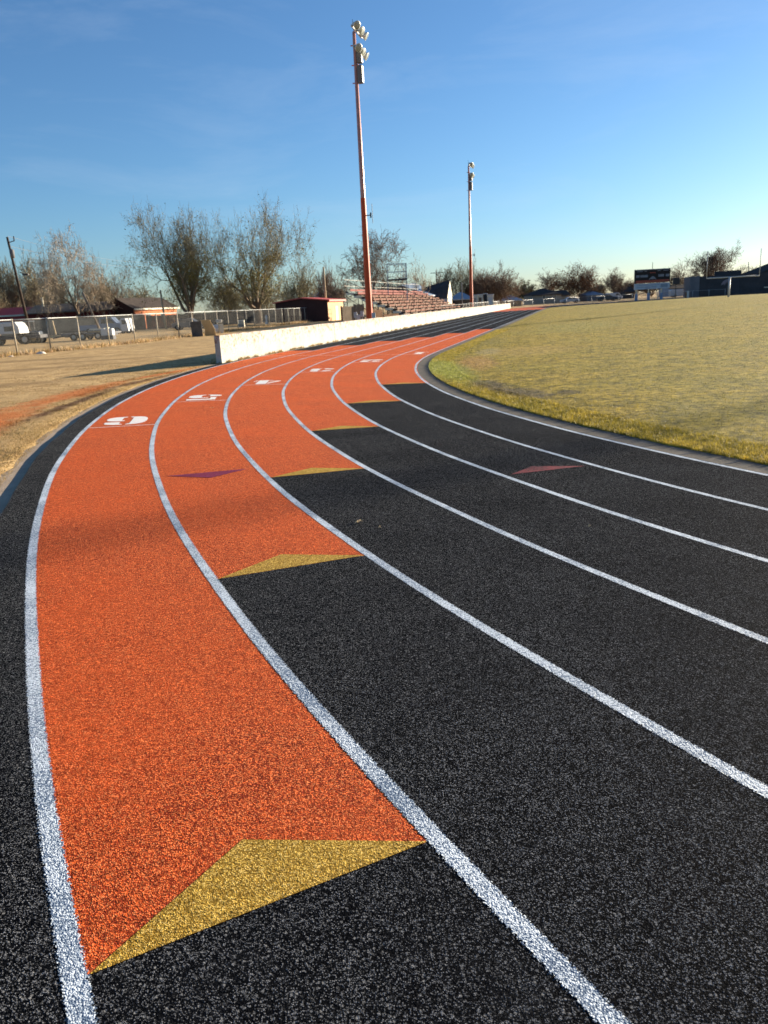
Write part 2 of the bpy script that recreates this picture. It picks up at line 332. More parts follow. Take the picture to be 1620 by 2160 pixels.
# ------------------------------------------------------------------ mesh builder
class MB:
    def __init__(s): s.v = []; s.f = []; s.uv = None
    def quad(s, *p):
        i = len(s.v); s.v += [tuple(q) for q in p]; s.f.append(tuple(range(i, i + len(p)))); return s
    def box(s, c, d, rot=0.0, m=None):
        cx, cy, cz = c; x, y, z = (k / 2 for k in d); i = len(s.v); cs, sn = math.cos(rot), math.sin(rot)
        for a in (-1, 1):
            for b in (-1, 1):
                for e in (-1, 1):
                    px, py, pz = a * x, b * y, e * z
                    if m: q = m @ Vector((px, py, pz)); s.v.append((cx + q.x, cy + q.y, cz + q.z))
                    else: s.v.append((cx + px * cs - py * sn, cy + px * sn + py * cs, cz + pz))
        for f in ((0, 1, 3, 2), (4, 6, 7, 5), (0, 4, 5, 1), (2, 3, 7, 6), (0, 2, 6, 4), (1, 5, 7, 3)):
            s.f.append(tuple(i + k for k in f))
        return s
    def beam(s, p0, p1, w, h, up=(0, 0, 1)):
        p0 = Vector(p0); p1 = Vector(p1); d = p1 - p0; L = d.length; d.normalize(); u = Vector(up)
        if abs(d.dot(u)) > 0.98: u = Vector((0, 1, 0))
        x = d.cross(u).normalized(); z = x.cross(d).normalized()
        m = Matrix((x, d, z)).transposed(); c = (p0 + p1) / 2
        return s.box(c, (w, L, h), m=m)
    def tube(s, p0, p1, r0, r1=None, n=8, caps=True):
        r1 = r0 if r1 is None else r1
        p0 = Vector(p0); p1 = Vector(p1); d = (p1 - p0).normalized()
        u = Vector((0, 0, 1)) if abs(d.z) < 0.95 else Vector((1, 0, 0))
        x = d.cross(u).normalized(); y = d.cross(x).normalized(); i = len(s.v)
        for p, r in ((p0, r0), (p1, r1)):
            for k in range(n):
                a = 2 * math.pi * k / n; q = p + x * (r * math.cos(a)) + y * (r * math.sin(a)); s.v.append(tuple(q))
        for k in range(n):
            s.f.append((i + k, i + (k + 1) % n, i + n + (k + 1) % n, i + n + k))
        if caps: s.f.append(tuple(i + k for k in range(n))[::-1]); s.f.append(tuple(i + n + k for k in range(n)))
        return s
    def lathe(s, p0, axis, prof, n=12):
        """prof: (distance along axis, radius)"""
        p0 = Vector(p0); d = Vector(axis).normalized(); u = Vector((0, 0, 1)) if abs(d.z) < 0.95 else Vector((1, 0, 0))
        x = d.cross(u).normalized(); y = d.cross(x).normalized(); i = len(s.v)
        for (t_, r) in prof:
            for k in range(n):
                a = 2 * math.pi * k / n; s.v.append(tuple(p0 + d * t_ + x * (r * math.cos(a)) + y * (r * math.sin(a))))
        for j in range(len(prof) - 1):
            for k in range(n):
                s.f.append((i + j * n + k, i + j * n + (k + 1) % n, i + (j + 1) * n + (k + 1) % n, i + (j + 1) * n + k))
        return s
    def prism(s, poly, z0, z1):
        n = len(poly); i = len(s.v)
        s.v += [(x, y, z0) for x, y in poly] + [(x, y, z1) for x, y in poly]
        s.f.append(tuple(i + k for k in range(n))[::-1]); s.f.append(tuple(i + n + k for k in range(n)))
        for k in range(n): s.f.append((i + k, i + (k + 1) % n, i + n + (k + 1) % n, i + n + k))
        return s
    def extr(s, poly, org, ux, uz, depth):
        """polygon in the vertical plane org + a*ux + b*uz, pushed along depth vector"""
        o = Vector(org); ux = Vector(ux); uz = Vector(uz); d = Vector(depth); n = len(poly); i = len(s.v)
        for q in (Vector((0, 0, 0)), d):
            for a, b in poly: s.v.append(tuple(o + ux * a + uz * b + q))
        s.f.append(tuple(i + k for k in range(n))[::-1]); s.f.append(tuple(i + n + k for k in range(n)))
        for k in range(n): s.f.append((i + k, i + (k + 1) % n, i + n + (k + 1) % n, i + n + k))
        return s
    def build(s, name, mat, parent=None, smooth=False, bevel=0.0):
        me = bpy.data.meshes.new(name); me.from_pydata(s.v, [], s.f); me.update()
        if s.uv is not None:
            l = me.uv_layers.new(name='UVMap'); l.data.foreach_set('uv', np.array(s.uv, dtype=np.float32).ravel())
        mats = mat if isinstance(mat, (list, tuple)) else [mat]
        for m in mats: me.materials.append(m)
        if smooth: me.polygons.foreach_set('use_smooth', [True] * len(me.polygons))
        o = bpy.data.objects.new(name, me); COL.objects.link(o)
        if parent is not None:
            o.parent = parent; o.matrix_parent_inverse = Matrix.Identity(4)
            # vertices are given in world space unless the parent sits elsewhere
            ws = world(parent); me.transform(Matrix.Translation((-ws[0], -ws[1], -ws[2])))
        if bevel:
            b = o.modifiers.new('bevel', 'BEVEL'); b.width = bevel; b.segments = 2
        return o
def world(o):
    x = y = z = 0.0
    while o is not None: x += o.location.x; y += o.location.y; z += o.location.z; o = o.parent
    return (x, y, z)
def tag(o, label=None, cat=None, group=None, kind=None):
    for k, v in (('label', label), ('category', cat), ('group', group), ('kind', kind)):
        if v: o[k] = v
    return o
def thing(name, loc, label, cat, group=None, kind=None):
    o = bpy.data.objects.new(name, None); o.empty_display_size = 0.3; COL.objects.link(o); o.location = (float(loc[0]), float(loc[1]), float(loc[2]) if len(loc) > 2 else 0.15)
    return tag(o, label, cat, group, kind)
def copy_tree(o, loc=None, parent=None):
    c = o.copy(); COL.objects.link(c)
    if parent is not None: c.parent = parent
    if loc is not None: c.location = loc
    for ch in list(o.children): copy_tree(ch, None, c)
    return c

# ------------------------------------------------------------------ ground, track, kerbs, field
def arcs(a0, a1, step):
    n = max(1, int(math.ceil((a1 - a0) / step))); return [a0 + (a1 - a0) * i / n for i in range(n + 1)]
PER = 2 * S + 2 * HALF
def full():
    return arcs(-HALF, -HALF * 0.55, 1.4)[:-1] + arcs(-HALF * 0.55, 0, 0.35)[:-1] + arcs(0, S, 3.5)[:-1] + arcs(S, S + HALF, 1.2)[:-1] + arcs(S + HALF, PER - HALF, 7.0)
FULL = full()
def ribbon(mb, a_list, o0, o1, dz=0.0, wob=None, uv=False):
    if uv: mb.uv = []
    for a, b in zip(a_list[:-1], a_list[1:]):
        w0 = wob(a) if wob else 0.0; w1 = wob(b) if wob else 0.0
        mb.quad(tp(a, o0 + w0, dz), tp(b, o0 + w1, dz), tp(b, o1 + w1, dz), tp(a, o1 + w0, dz))
        if uv: mb.uv += [(a, -1), (b, -1), (b, 1), (a, 1)]
    return mb
def skirt(mb, a_list, off, z0, z1, amp=0.0):
    for a, b in zip(a_list[:-1], a_list[1:]):
        p = tp(a, off); q = tp(b, off); mb.quad((p[0], p[1], z0), (q[0], q[1], z0), (q[0], q[1], z1), (p[0], p[1], z1))
    return mb

near = [th(-18.5), th(-23.95), th(-28.85), th(-33.42), th(-37.78), th(-41.88)]
far = [21.4, 16.4, 12.1, 8.9, 5.7, 2.4]
far2 = [S - 8 + 0.0, S - 11, S - 14, S - 17, S - 20, S - 23]
end2 = [S + 4, S + 6, S + 9, S + 12, S + 15, S + 19]
ORA = [[(near[i], far[i]), (far2[i], end2[i])] for i in range(6)]

blackmb = MB(); orangemb = MB()
lane_edges = [-0.045] + OFF[1:6] + [6.402]
for i in range(6):
    o0, o1 = (lane_edges[i], lane_edges[i + 1])
    cuts = sorted(set([FULL[0], FULL[-1]] + [c for seg in ORA[i] for c in seg]))
    for c0, c1 in zip(cuts[:-1], cuts[1:]):
        al = [c0] + [a for a in FULL if c0 + 1e-6 < a < c1 - 1e-6] + [c1]
        mid = (c0 + c1) / 2
        ora = any(s0 < mid < s1 for s0, s1 in ORA[i])
        ribbon(orangemb if ora else blackmb, al, o0, o1)
rng = random.Random(4)
jit = {}
def edgew(a): return 0.010 * math.sin(a * 2.1) + 0.008 * math.sin(a * 5.3 + 1) + 0.006 * math.sin(a * 11.7)
for a, b in zip(FULL[:-1], FULL[1:]):
    blackmb.quad(tp(a, 6.402), tp(b, 6.402), tp(b, 6.70 + edgew(b)), tp(a, 6.70 + edgew(a)))
    for z0, z1, o in ((0.10, None, 6.70),):
        p = tp(a, 6.70 + edgew(a)); q = tp(b, 6.70 + edgew(b))
        blackmb.quad(p, q, (q[0], q[1], 0.10), (p[0], p[1], 0.10))
skirt(blackmb, FULL, -0.045, -0.06, 0.0)
track = blackmb.build('track', M['black']); tag(track, 'black rubber running track curving from the foreground to the far straight', kind='structure')
orangemb.build('orange_surface', M['orange'], track)
for i, o in enumerate(OFF):
    w = 0.035
    mb = ribbon(MB(), FULL, o - w, o + w, 0.0015, wob=lambda a, i=i: 0.004 * math.sin(a * 0.9 + i * 2.0) + 0.003 * math.sin(a * 2.3 + i), uv=True)
    mb.build('lane_line', M['white'], track)
for i in range(6):
    a = near[i]; b0, b1 = OFF[i] + 0.031, OFF[i + 1] - 0.031; h = 0.30
    am = R0 / (R0 + (b0 + b1) / 2)
    mb = MB().quad(tp(a, b0, 0.0022), tp(a, b1, 0.0022), tp(a + h * am, (b0 + b1) / 2 + (0.0 if i != 5 else 0.0), 0.0022))
    mb.build('exchange_mark', M['yellow'], track)
def tri(a, i, h, m, c=0.5, flip=1):
    b0, b1 = OFF[i] + 0.10, OFF[i + 1] - 0.10
    MB().quad(tp(a, b0, 0.0026), tp(a, b1, 0.0026), tp(a + flip * h * 0.9, b0 + (b1 - b0) * c, 0.0026)).build('exchange_mark', M[m], track)
tri(th(-35.0), 1, 0.27, 'red', 0.55)
tri(th(-32.55), 4, 0.30, 'purple', 0.5, -1)
starts = {0: th(-1.0), 1: th(-6.7), 2: th(-11.9), 3: th(-17.05), 4: th(-21.65), 5: th(-26.3)}
for i, a in starts.items():
    MB().quad(tp(a, OFF[i] + 0.031, 0.003), tp(a, OFF[i + 1] - 0.031, 0.003), tp(a + 0.028, OFF[i + 1] - 0.031, 0.003), tp(a + 0.028, OFF[i] + 0.031, 0.003)).build('start_line', M['whitethin'], track)
MB().quad(tp(th(-1.0), OFF[1] + 0.03, 0.003), tp(th(-1.0), OFF[6] - 0.03, 0.003), tp(th(-1.0) + 0.03, OFF[6] - 0.03, 0.003), tp(th(-1.0) + 0.03, OFF[1] + 0.03, 0.003)).build('finish_line', M['whitethin'], track)

def bulge(x0, y0, x1, y1, xe, n=9):
    """curve from (x0,y0) to (x1,y1) bellying out to x = xe"""
    pts = []
    for k in range(n + 1):
        t_ = math.pi * k / n; s_ = math.sin(t_) ** 0.62; yy = (y0 + y1) / 2 + (y0 - y1) / 2 * math.copysign(abs(math.cos(t_)) ** 0.8, math.cos(t_))
        pts.append((x0 + (xe - x0) * s_, yy))
    return pts
DIG = {
 6: [bulge(.46, 1, .46, 0, 0) + [(.46, .09), (.38, .12), (.38, .88), (.46, .91)],
     bulge(.54, .56, .54, 0, 1.0) + [(.54, .08), (.62, .11), (.62, .45), (.54, .48)],
     [(.54, 1), (.75, .99), (.93, .90), (.98, .80), (.97, .66), (.62, .66), (.62, .89), (.54, .92)]],
 5: [[(.12, 1), (.97, 1), (1, .76), (.30, .80), (.30, .52), (.12, .50)],
     bulge(.50, .62, .50, 0, 1.0) + [(.50, .08), (.60, .12), (.60, .50), (.50, .54), (.36, .50), (.36, .58)],
     [(.44, 0), (.2, .03), (.03, .12), (0, .22), (.02, .34), (.36, .34), (.36, .12), (.44, .08)]],
 4: [[(.46, 1), (.84, 1), (.84, 0), (.46, 0)], [(.42, .96), (.42, .72), (.16, .36), (.42, .36), (.42, .24), (0, .24), (0, .34)],
     [(.88, .36), (1, .36), (1, .24), (.88, .24)], [(.34, .09), (.42, .09), (.42, 0), (.34, 0)], [(.88, .09), (.98, .09), (.98, 0), (.88, 0)]],
 3: [bulge(.54, 1, .54, .52, .95) + [(.54, .58), (.60, .62), (.60, .88), (.54, .92)], bulge(.54, .50, .54, 0, 1.0) + [(.54, .08), (.62, .12), (.62, .38), (.54, .43)],
     [(.46, 1), (.2, .97), (.03, .86), (.03, .70), (.38, .70), (.38, .9), (.46, .92)], [(.46, 0), (.2, .03), (0, .14), (0, .32), (.38, .32), (.38, .11), (.46, .08)]],
 2: [bulge(.50, 1, .50, .42, 1.0) + [(.50, .50), (.60, .60), (.60, .88), (.50, .92)], [(.44, 1), (.2, .97), (.02, .84), (.02, .66), (.36, .66), (.36, .9), (.44, .92)],
     [(0, 0), (1, 0), (1, .34), (.90, .34), (.84, .22), (.30, .24), (.48, .42), (.44, .50), (0, .22)]],
 1: [[(.30, 1), (.68, 1), (.68, .10), (.30, .10)], [(.10, .07), (.90, .07), (.90, 0), (.10, 0)], [(.04, .86), (.27, .98), (.27, .86)]],
}
for i in range(6):
    a0 = starts[i] + 0.17; mb = MB(); w_, h_ = 0.66, 0.98; c0 = (OFF[i] + OFF[i + 1]) / 2
    k = R0 / (R0 + c0) if a0 < 0 else 1.0
    for poly in DIG[i + 1]:
        # reads upside down from here: its top is towards the camera
        pts = [tp(a0 + (1 - y) * h_ * k, c0 - (0.5 - x) * w_ * 1.0, 0.0036) for x, y in poly]
        mb.quad(*pts)
    mb.build('lane_number', M['number'], track)

# kerbs
kerbmb = MB()
for a, b in zip(FULL[:-1], FULL[1:]):
    def kz(a, o, z): p = tp(a, o); return (p[0], p[1], z)
    kerbmb.quad(kz(a, 6.66, 0.150), kz(b, 6.66, 0.150), kz(b, 6.99, 0.152), kz(a, 6.99, 0.152))
tag(kerbmb.build('outer_kerb', M['kerb']), 'flat concrete kerb along the outside edge of the track', kind='structure')
kin = MB()
for a, b in zip(FULL[:-1], FULL[1:]):
    kin.quad(kz(a, -0.045, -0.012), kz(b, -0.045, -0.012), kz(b, -0.45, -0.008), kz(a, -0.45, -0.008))
kin_o = tag(kin.build('inner_kerb', M['kerbdark']), 'flat concrete kerb between lane one and the grass field', kind='structure')
jm = MB()
for k in range(-110, 60):
    a = k * 0.62
    if a > 30: continue
    jm.quad(kz(a, -0.06, -0.007), kz(a + 0.02, -0.06, -0.007), kz(a + 0.02, -0.43, -0.005), kz(a, -0.43, -0.005))
jm.build('joint', M['darksteel'], kin_o)

# field: concentric rings with a low crown
fm = MB(); rings = [-0.37, -0.385, -0.44, -0.8, -1.2, -2, -3.2, -5, -8, -12, -17, -23, -28, -33.4]
fr = random.Random(2)
FS = FULL
idx = {}
for j, o in enumerate(rings):
    for i, a in enumerate(FS):
        ww = 0.022 * math.sin(a * 3.7) + 0.018 * math.sin(a * 9.1 + 2) + 0.012 * fr.uniform(-1, 1) if j < 4 else 0.0
        p = tp(a, o + ww); z = -0.03 if j == 0 else (-0.004 if j == 1 else zfield(o))
        idx[j, i] = len(fm.v); fm.v.append((p[0], p[1], z))
for j in range(len(rings) - 1):
    for i in range(len(FS) - 1):
        fm.f.append((idx[j, i], idx[j, i + 1], idx[j + 1, i + 1], idx[j + 1, i]))
fld = fm.build('sports_field', M['field'], smooth=True); tag(fld, 'mown green and straw coloured sports field inside the track', kind='structure')

# ground outside, out to the horizon
gm = MB(); rings = [6.88, 6.95, 7.4, 8, 9, 10.5, 12.5, 15, 19, 25, 33, 45, 60, 90, 160, 400, 1200, 4000]
idx = {}; gr = random.Random(7)
for j, o in enumerate(rings):
    for i, a in enumerate(FS):
        ww = (0.02 * math.sin(a * 4.7) + 0.02 * math.sin(a * 9.3) + gr.uniform(-.015, .015)) if j < 2 else 0
        p = tp(a, o + ww); z = 0.10 if j == 0 else (0.155 if j == 1 else zground(o) + (gr.uniform(-.012, .012) if j < 12 else 0))
        idx[j, i] = len(gm.v); gm.v.append((p[0], p[1], z))
for j in range(len(rings) - 1):
    for i in range(len(FS) - 1):
        gm.f.append((idx[j, i], idx[j, i + 1], idx[j + 1, i + 1], idx[j + 1, i]))
gnd = gm.build('ground', M['dead'], smooth=True); tag(gnd, 'dry straw coloured winter grass and bare red soil outside the track', kind='structure')

# grass blades
def blades(name, mat, pts, hmin, hmax, w, lean, seed, label, t0=0.0, t1=1.0):
    rs = np.random.RandomState(seed); n = len(pts); P = np.array(pts, dtype=np.float64)
    ang = rs.rand(n) * 2 * np.pi; h = hmin + (hmax - hmin) * rs.rand(n) ** 1.4; dist = np.hypot(P[:, 0], P[:, 1])
    ww = w * (0.6 + 0.8 * rs.rand(n)) * np.clip(dist / 9.0, 1, 5)
    dx, dy = np.cos(ang) * ww / 2, np.sin(ang) * ww / 2
    la = rs.rand(n) * 2 * np.pi; lm = lean * h * (0.3 + rs.rand(n))
    V = np.zeros((n, 3, 3)); V[:, 0] = P; V[:, 1] = P; V[:, 2] = P
    V[:, 0, 0] -= dx; V[:, 0, 1] -= dy; V[:, 1, 0] += dx; V[:, 1, 1] += dy
    V[:, 0, 2] -= 0.01; V[:, 1, 2] -= 0.01
    V[:, 2, 0] += np.cos(la) * lm; V[:, 2, 1] += np.sin(la) * lm; V[:, 2, 2] += h
    me = bpy.data.meshes.new(name); me.vertices.add(n * 3); me.vertices.foreach_set('co', V.ravel().astype(np.float32))
    me.loops.add(n * 3); me.loops.foreach_set('vertex_index', np.arange(n * 3, dtype=np.int32))
    me.polygons.add(n); me.polygons.foreach_set('loop_start', np.arange(0, n * 3, 3, dtype=np.int32)); me.polygons.foreach_set('loop_total', np.full(n, 3, dtype=np.int32))
    me.update(calc_edges=True)
    at_ = me.attributes.new('tone', 'FLOAT', 'POINT'); at_.data.foreach_set('value', np.repeat(t0 + (t1 - t0) * rs.rand(n), 3).astype(np.float32))
    me.materials.append(mat); o = bpy.data.objects.new(name, me); COL.objects.link(o)
    tag(o, label, 'grass', kind='stuff'); return o
def scatter(n, a0, a1, o0, o1, zf, seed, pw=1.0, keep=None):
    rs = np.random.RandomState(seed); out = []
    A = a0 + (a1 - a0) * rs.rand(n); O = o0 + (o1 - o0) * rs.rand(n) ** pw
    for a, o in zip(A, O):
        p, nn = station(a); q = p + o * nn
        if q[1] < 0.5 or abs(q[0]) > q[1] * 0.60 + 1.0: continue
        if keep and not keep(q[0], q[1], rs): continue
        out.append((q[0], q[1], zf(o)))
    return out
dist_keep = lambda d0: (lambda x, y, rs: rs.rand() < min(1.0, (d0 / max(1.0, math.hypot(x, y))) ** 1.6))
pts = scatter(170000, -34, 20, -0.38, -1.1, zfield, 1, 1.3, dist_keep(12))
blades('edge_grass', M['fieldblade'], pts, 0.020, 0.048, 0.005, 0.8, 13, 'brighter longer turf fringe along the inner kerb', 0.5, 1.0)
pts = scatter(620000, -34, 85, -1.0, -40, zfield, 2, 1.9, dist_keep(12))
blades('grass', M['fieldblade'], pts, 0.014, 0.042, 0.005, 0.8, 3, 'short green and straw grass blades along the field edge')
pts = scatter(90000, -30, -4, 6.88, 7.9, zground, 4, 1.2, dist_keep(11)) + scatter(70000, -28, 0, 7.8, 13, zground, 5, 1.5, dist_keep(12))
blades('dry_grass', M['deadblade'], pts, 0.008, 0.032, 0.005, 1.6, 6, 'dry dead grass tufts beside the outer kerb', 0.0, 0.62)
# weeds along the fence foot come later

# ------------------------------------------------------------------ low white wall beside the straight
WO = 6.47
wt = thing('track_wall', (*tp(-3.1, WO)[:2], 0.15), 'long low wall with peeling white paint beside the straight', 'wall')
rs = random.Random(9); wa = arcs(-3.9, 0, 0.3)[:-1] + arcs(0, 117.0, 0.8)
wm = MB()
def wp(a, o, z):
    # the wall runs dead straight, parallel to the straight
    q = CC + a * SU + (R0 + o) * NU; return (float(q[0]), float(q[1]), z)
tops = [1.083 + rs.uniform(-.014, .014) - (0.012 if rs.random() < .12 else 0) for _ in wa]
for i in range(len(wa) - 1):
    a, b = wa[i], wa[i + 1]; t0, t1 = tops[i], tops[i + 1]
    wm.quad(wp(a, WO, .08), wp(b, WO, .08), wp(b, WO, t1), wp(a, WO, t0))
    wm.quad(wp(a, WO, t0), wp(b, WO, t1), wp(b, WO + .2, t1), wp(a, WO + .2, t0))
    wm.quad(wp(a, WO + .2, t0), wp(b, WO + .2, t1), wp(b, WO + .2, .08), wp(a, WO + .2, .08))
for k, i in ((0, 0), (-1, len(wa) - 1)):
    a = wa[k]; wm.quad(wp(a, WO, .08), wp(a, WO, tops[k]), wp(a, WO + .2, tops[k]), wp(a, WO + .2, .08))
wm.build('wall_body', M['wall'], wt)
jm = MB()
for a in [9.0 + 12.2 * k for k in range(9)]:
    jm.box((*wp(a, WO - .001, 0)[:2], 0.58), (0.012, 0.012, 0.98), rot=0)
jm.build('joint', M['greybox'], wt)

# ------------------------------------------------------------------ floodlight masts
def mast(loc, H, label):
    x, y = loc; z0 = 0.14
    t_ = thing('light_pole', (x, y, z0), label, 'light pole', 'floodlight masts round the track')
    zs = [0, 0.3, 0.62, 1.0]; rr = [0.25, 0.20, 0.155, 0.115]
    MB().lathe((x, y, z0), (0, 0, 1), [(H * .0, .25), (H * .32, .205), (H * .46, .185)], 12).build('lower_pole', M['polered'], t_, True)
    MB().lathe((x, y, z0), (0, 0, 1), [(H * .455, .172), (H * .99, .105), (H * .995, 0.0)], 12).build('upper_pole', M['poleworn'], t_, True)
    u = Vector((SU[0], SU[1], 0)); nrm = Vector((-NU[0], -NU[1], 0))     # arms run along the straight, lamps look at the field
    top = Vector((x, y, z0 + H))
    # ballast cabinets on the field side
    for k, (zz, hh) in enumerate(((-3.0, 1.1), (-1.82, 1.0))):
        c = top + nrm * 0.30 + Vector((0, 0, zz + 0.2))
        cb = MB().box(c, (0.34, 0.40, hh), rot=-PSI).build('ballast_box', M['greyblock'], t_, bevel=0.02)  # body colour darkened to stand for the shaded side of the cabinet
        MB().box(c + nrm * 0.172, (0.012, 0.34, hh - .1), rot=-PSI).build('door', M['lampbody'], cb)  # bright plate paints the field side of the cabinet as sunlit
    for zz in (-1.0, -2.2, -3.3):
        MB().tube(top - nrm * 0.28 + Vector((0, 0, zz)), top + nrm * .2 + Vector((0, 0, zz)), .035, n=6).build('clamp', M['polered'], t_)
    for r_, zz in ((0, -0.2), (1, -1.35)):
        L = 1.3 if r_ == 0 else 1.15
        c = top + nrm * 0.2 + Vector((0, 0, zz))
        MB().beam(c - u * L, c + u * L, 0.10, 0.10).build('crossarm', M['galv'], t_)
        for k in (-1, 0, 1):
            p = c + u * (k * (L - 0.2)) + nrm * 0.22 + Vector((0, 0, 0.08 if r_ == 0 else -.05))
            ax = (nrm + u * (0.45 * k - .35) + Vector((0, 0, -0.62))).normalized()
            b = MB().lathe(p - ax * 0.28, ax, [(0, 0.02), (0.02, .10), (.18, .13), (.21, .16), (.46, .26), (.49, .27), (.49, .24)], 14).build('floodlight', M['lampbody'], t_, True)
            MB().lathe(p + ax * 0.17, ax, [(0, 0.24), (.03, .2), (.04, 0.0)], 14).build('lens', M['lampglass'], b, True)
            MB().beam(c + u * (k * (L - 0.2)), p - ax * .1, .05, .05).build('bracket', M['darksteel'], b)
    MB().tube(top + Vector((0, 0, -.1)), top + Vector((-.05, -.05, .55)), .03, .015, 6).build('lightning_rod', M['darksteel'], t_)
    # little bracket half way up
    c = Vector((x, y, z0 + H * .40)); bm = MB().beam(c, c + nrm * .55, .06, .06); bm.box(c + nrm * .5, (.10, .22, .34)); bm.tube(c + nrm * .62 + Vector((0, 0, -.55)), c + nrm * .62 + Vector((0, 0, .75)), .02, n=5)
    bm.build('bracket', M['darksteel'], t_)
    return t_
def poleloc(px, D): return at(px, D)
p1 = (-0.29, 58.5); p2 = (14.15, 114.0)
m1 = mast(p1, 19.75, 'tall red floodlight pole nearer the camera, in front of the bleachers')
m2 = copy_tree(m1, (p2[0], p2[1], 0.14)); m2['label'] = 'thinner looking farther floodlight pole with grey top behind the end of the wall'
m3 = copy_tree(m1, (97.8, 113.6, 0.14)); m3['label'] = 'floodlight pole opposite the bleachers whose shadow crosses the grass'
m4 = copy_tree(m1, (92.1, 70.5, 0.14)); m4.scale = (1, 1, 1.3); m4['label'] = 'floodlight pole across the field whose faint shadow crosses the orange lanes'

# ------------------------------------------------------------------ fences
def chain_fence(name, pts, h, label, step, pr=0.035, group=None, z=0.15, postmat='postpaint', rail=0.024):
    t_ = thing(name, (*pts[0], z), label, 'fence', group)
    P = [Vector((*p, z)) for p in pts]; tot = 0; mesh = MB(); mesh.uv = []; rails = MB(); posts = []
    for a, b in zip(P[:-1], P[1:]):
        L = (b - a).length; n = max(1, round(L / step))
        for k in range(n): posts.append(a.lerp(b, k / n))
        mesh.quad(a + Vector((0, 0, .04)), b + Vector((0, 0, .04)), b + Vector((0, 0, h)), a + Vector((0, 0, h)))
        mesh.uv += [(tot, 0), (tot + L, 0), (tot + L, h), (tot, h)]
        rails.tube(a + Vector((0, 0, h)), b + Vector((0, 0, h)), rail, n=6); tot += L
    posts.append(P[-1])
    for q in posts:
        MB().tube(q - Vector((0, 0, .1)), q + Vector((0, 0, h + .06)), pr, n=8).build('post', M[postmat], t_, True)
    rails.build('top_rail', M['galv'], t_, True); mesh.build('wire_mesh', M['mesh'], t_)
    return t_
fp = [(-26.5, 27.5), (-19.6, 43.2), (-18.1, 48.6), (-16.6, 54.8), (-15.3, 62.0), at(480, 75), at(580, 93), at(690, 122)]
chain_fence('chain_link_fence', [(float(a), float(b)) for a, b in fp], 1.92, 'long chain link fence with tan posts behind the dry grass on the left', 3.0, 0.042)
# fence in front of the bleachers and along the far bend
a_ = lambda al, o: tuple(float(k) for k in (CC + al * SU + (R0 + o) * NU))
chain_fence('chain_link_fence', [a_(70, 8.6), a_(118, 8.6)], 1.35, 'chain link fence between the low white wall and the far end of the bleachers', 3.0, 0.03, z=0.16)
def bendpt(phi, o):
    t0 = R(phi); n = NU * math.cos(t0) + SU * math.sin(t0); return tuple(float(k) for k in (CC + S * SU + (R0 + o) * n))
chain_fence('chain_link_fence', [bendpt(k, 12.0) for k in range(4, 100, 8)], 1.3, 'distant chain link fence curving behind the far bend of the track', 3.3, 0.04, z=0.15, postmat='galv')

def board_fence(px0, D0, px1, D1, h, m, label, step=0.16, gapw=0.012, name='board_fence', jag=0.04, extra=None):
    a = Vector((*at(px0, D0), 0.12)); b = Vector((*at(px1, D1), 0.12)); L = (b - a).length; u = (b - a).normalized(); ang = math.atan2(u.y, u.x)
    t_ = thing(name, a, label, 'fence'); rr = random.Random(int(px0 * 7 + px1)); n = int(L / step)
    mb = MB()
    for k in range(n):
        c = a + u * ((k + .5) * L / n); hh = h + rr.uniform(-jag, jag)
        mb.box((c.x, c.y, .12 + hh / 2), (L / n - gapw, 0.025, hh), rot=ang)
    mb.build('boards', M[m], t_)
    nrm = Vector((-u.y, u.x, 0)); rl = MB()
    for zz in (.35, h - .35): rl.beam(a + nrm * .035 + Vector((0, 0, zz)), b + nrm * .035 + Vector((0, 0, zz)), .04, .09)
    rl.build('rail', M['wood'], t_)
    for k in range(int(L / 2.6) + 1):
        c = a + u * min(L, k * 2.6) + nrm * .11
        MB().box((c.x, c.y, .12 + h / 2), (.10, .10, h + .1), rot=ang).build('post', M['wood'], t_)
    return t_
board_fence(-60, 104, 306, 122, 2.25, 'slat', 'grey green privacy fence of vertical slats behind the parked trailers', 0.3)
board_fence(309, 122, 700, 136, 2.05, 'slat', 'dark privacy fence behind the two big trees', 0.3)
board_fence(722, 64, 746, 65, 1.75, 'wood', 'weathered grey board fence section left of the red light pole', 0.15)
board_fence(748, 65.2, 768, 65.5, 1.85, 'wood', 'darker taller board fence section right beside the red light pole', 0.15)
board_fence(784, 67, 806, 68, 1.35, 'woodbrown', 'brown board fence section under the end of the bleachers', 0.15)
board_fence(808, 68.4, 840, 70, .92, 'woodbrown', 'low reddish brown board fence below the bleacher steps', 0.15)

# ------------------------------------------------------------------ bleachers
B0, B1, BO = 49.0, 88.0, 10.45
NR, RISE, RUN = 9, 0.335, 0.79
def bp(al, o, z): x, y = a_(al, o); return Vector((x, y, z))
bl = thing('bleachers', (*a_(B0, BO), 0.15), 'bleachers with worn pink benches, dark underside and grey rails beside the track', 'bleachers')
base = 0.42
for r_ in range(NR):
    o = BO + r_ * RUN; z = base + r_ * RISE
    m = 'seatred' if r_ >= NR - 2 else 'seat'
    mb = MB(); segs = 14 if r_ < NR - 2 else 6
    for k in range(segs):
        s0 = B0 + (B1 - B0) * k / segs + .05; s1 = B0 + (B1 - B0) * (k + 1) / segs - (.05 if segs == 6 else .28)
        mb.beam(bp(s0, o + .33, z + .43), bp(s1, o + .33, z + .43), .27, .05)
        mb.beam(bp(s0, o + .20, z + .33), bp(s1, o + .20, z + .33), .03, .16)
    mb.build('bench', M[m], bl)
    MB().beam(bp(B0, o + .0, z), bp(B1, o + .0, z), .40, .05).beam(bp(B0, o - .20, z - .17), bp(B1, o - .20, z - .17), .03, .30).build('footboard', M['step'], bl)  # riser below each footboard deepened to block light and darken the underside
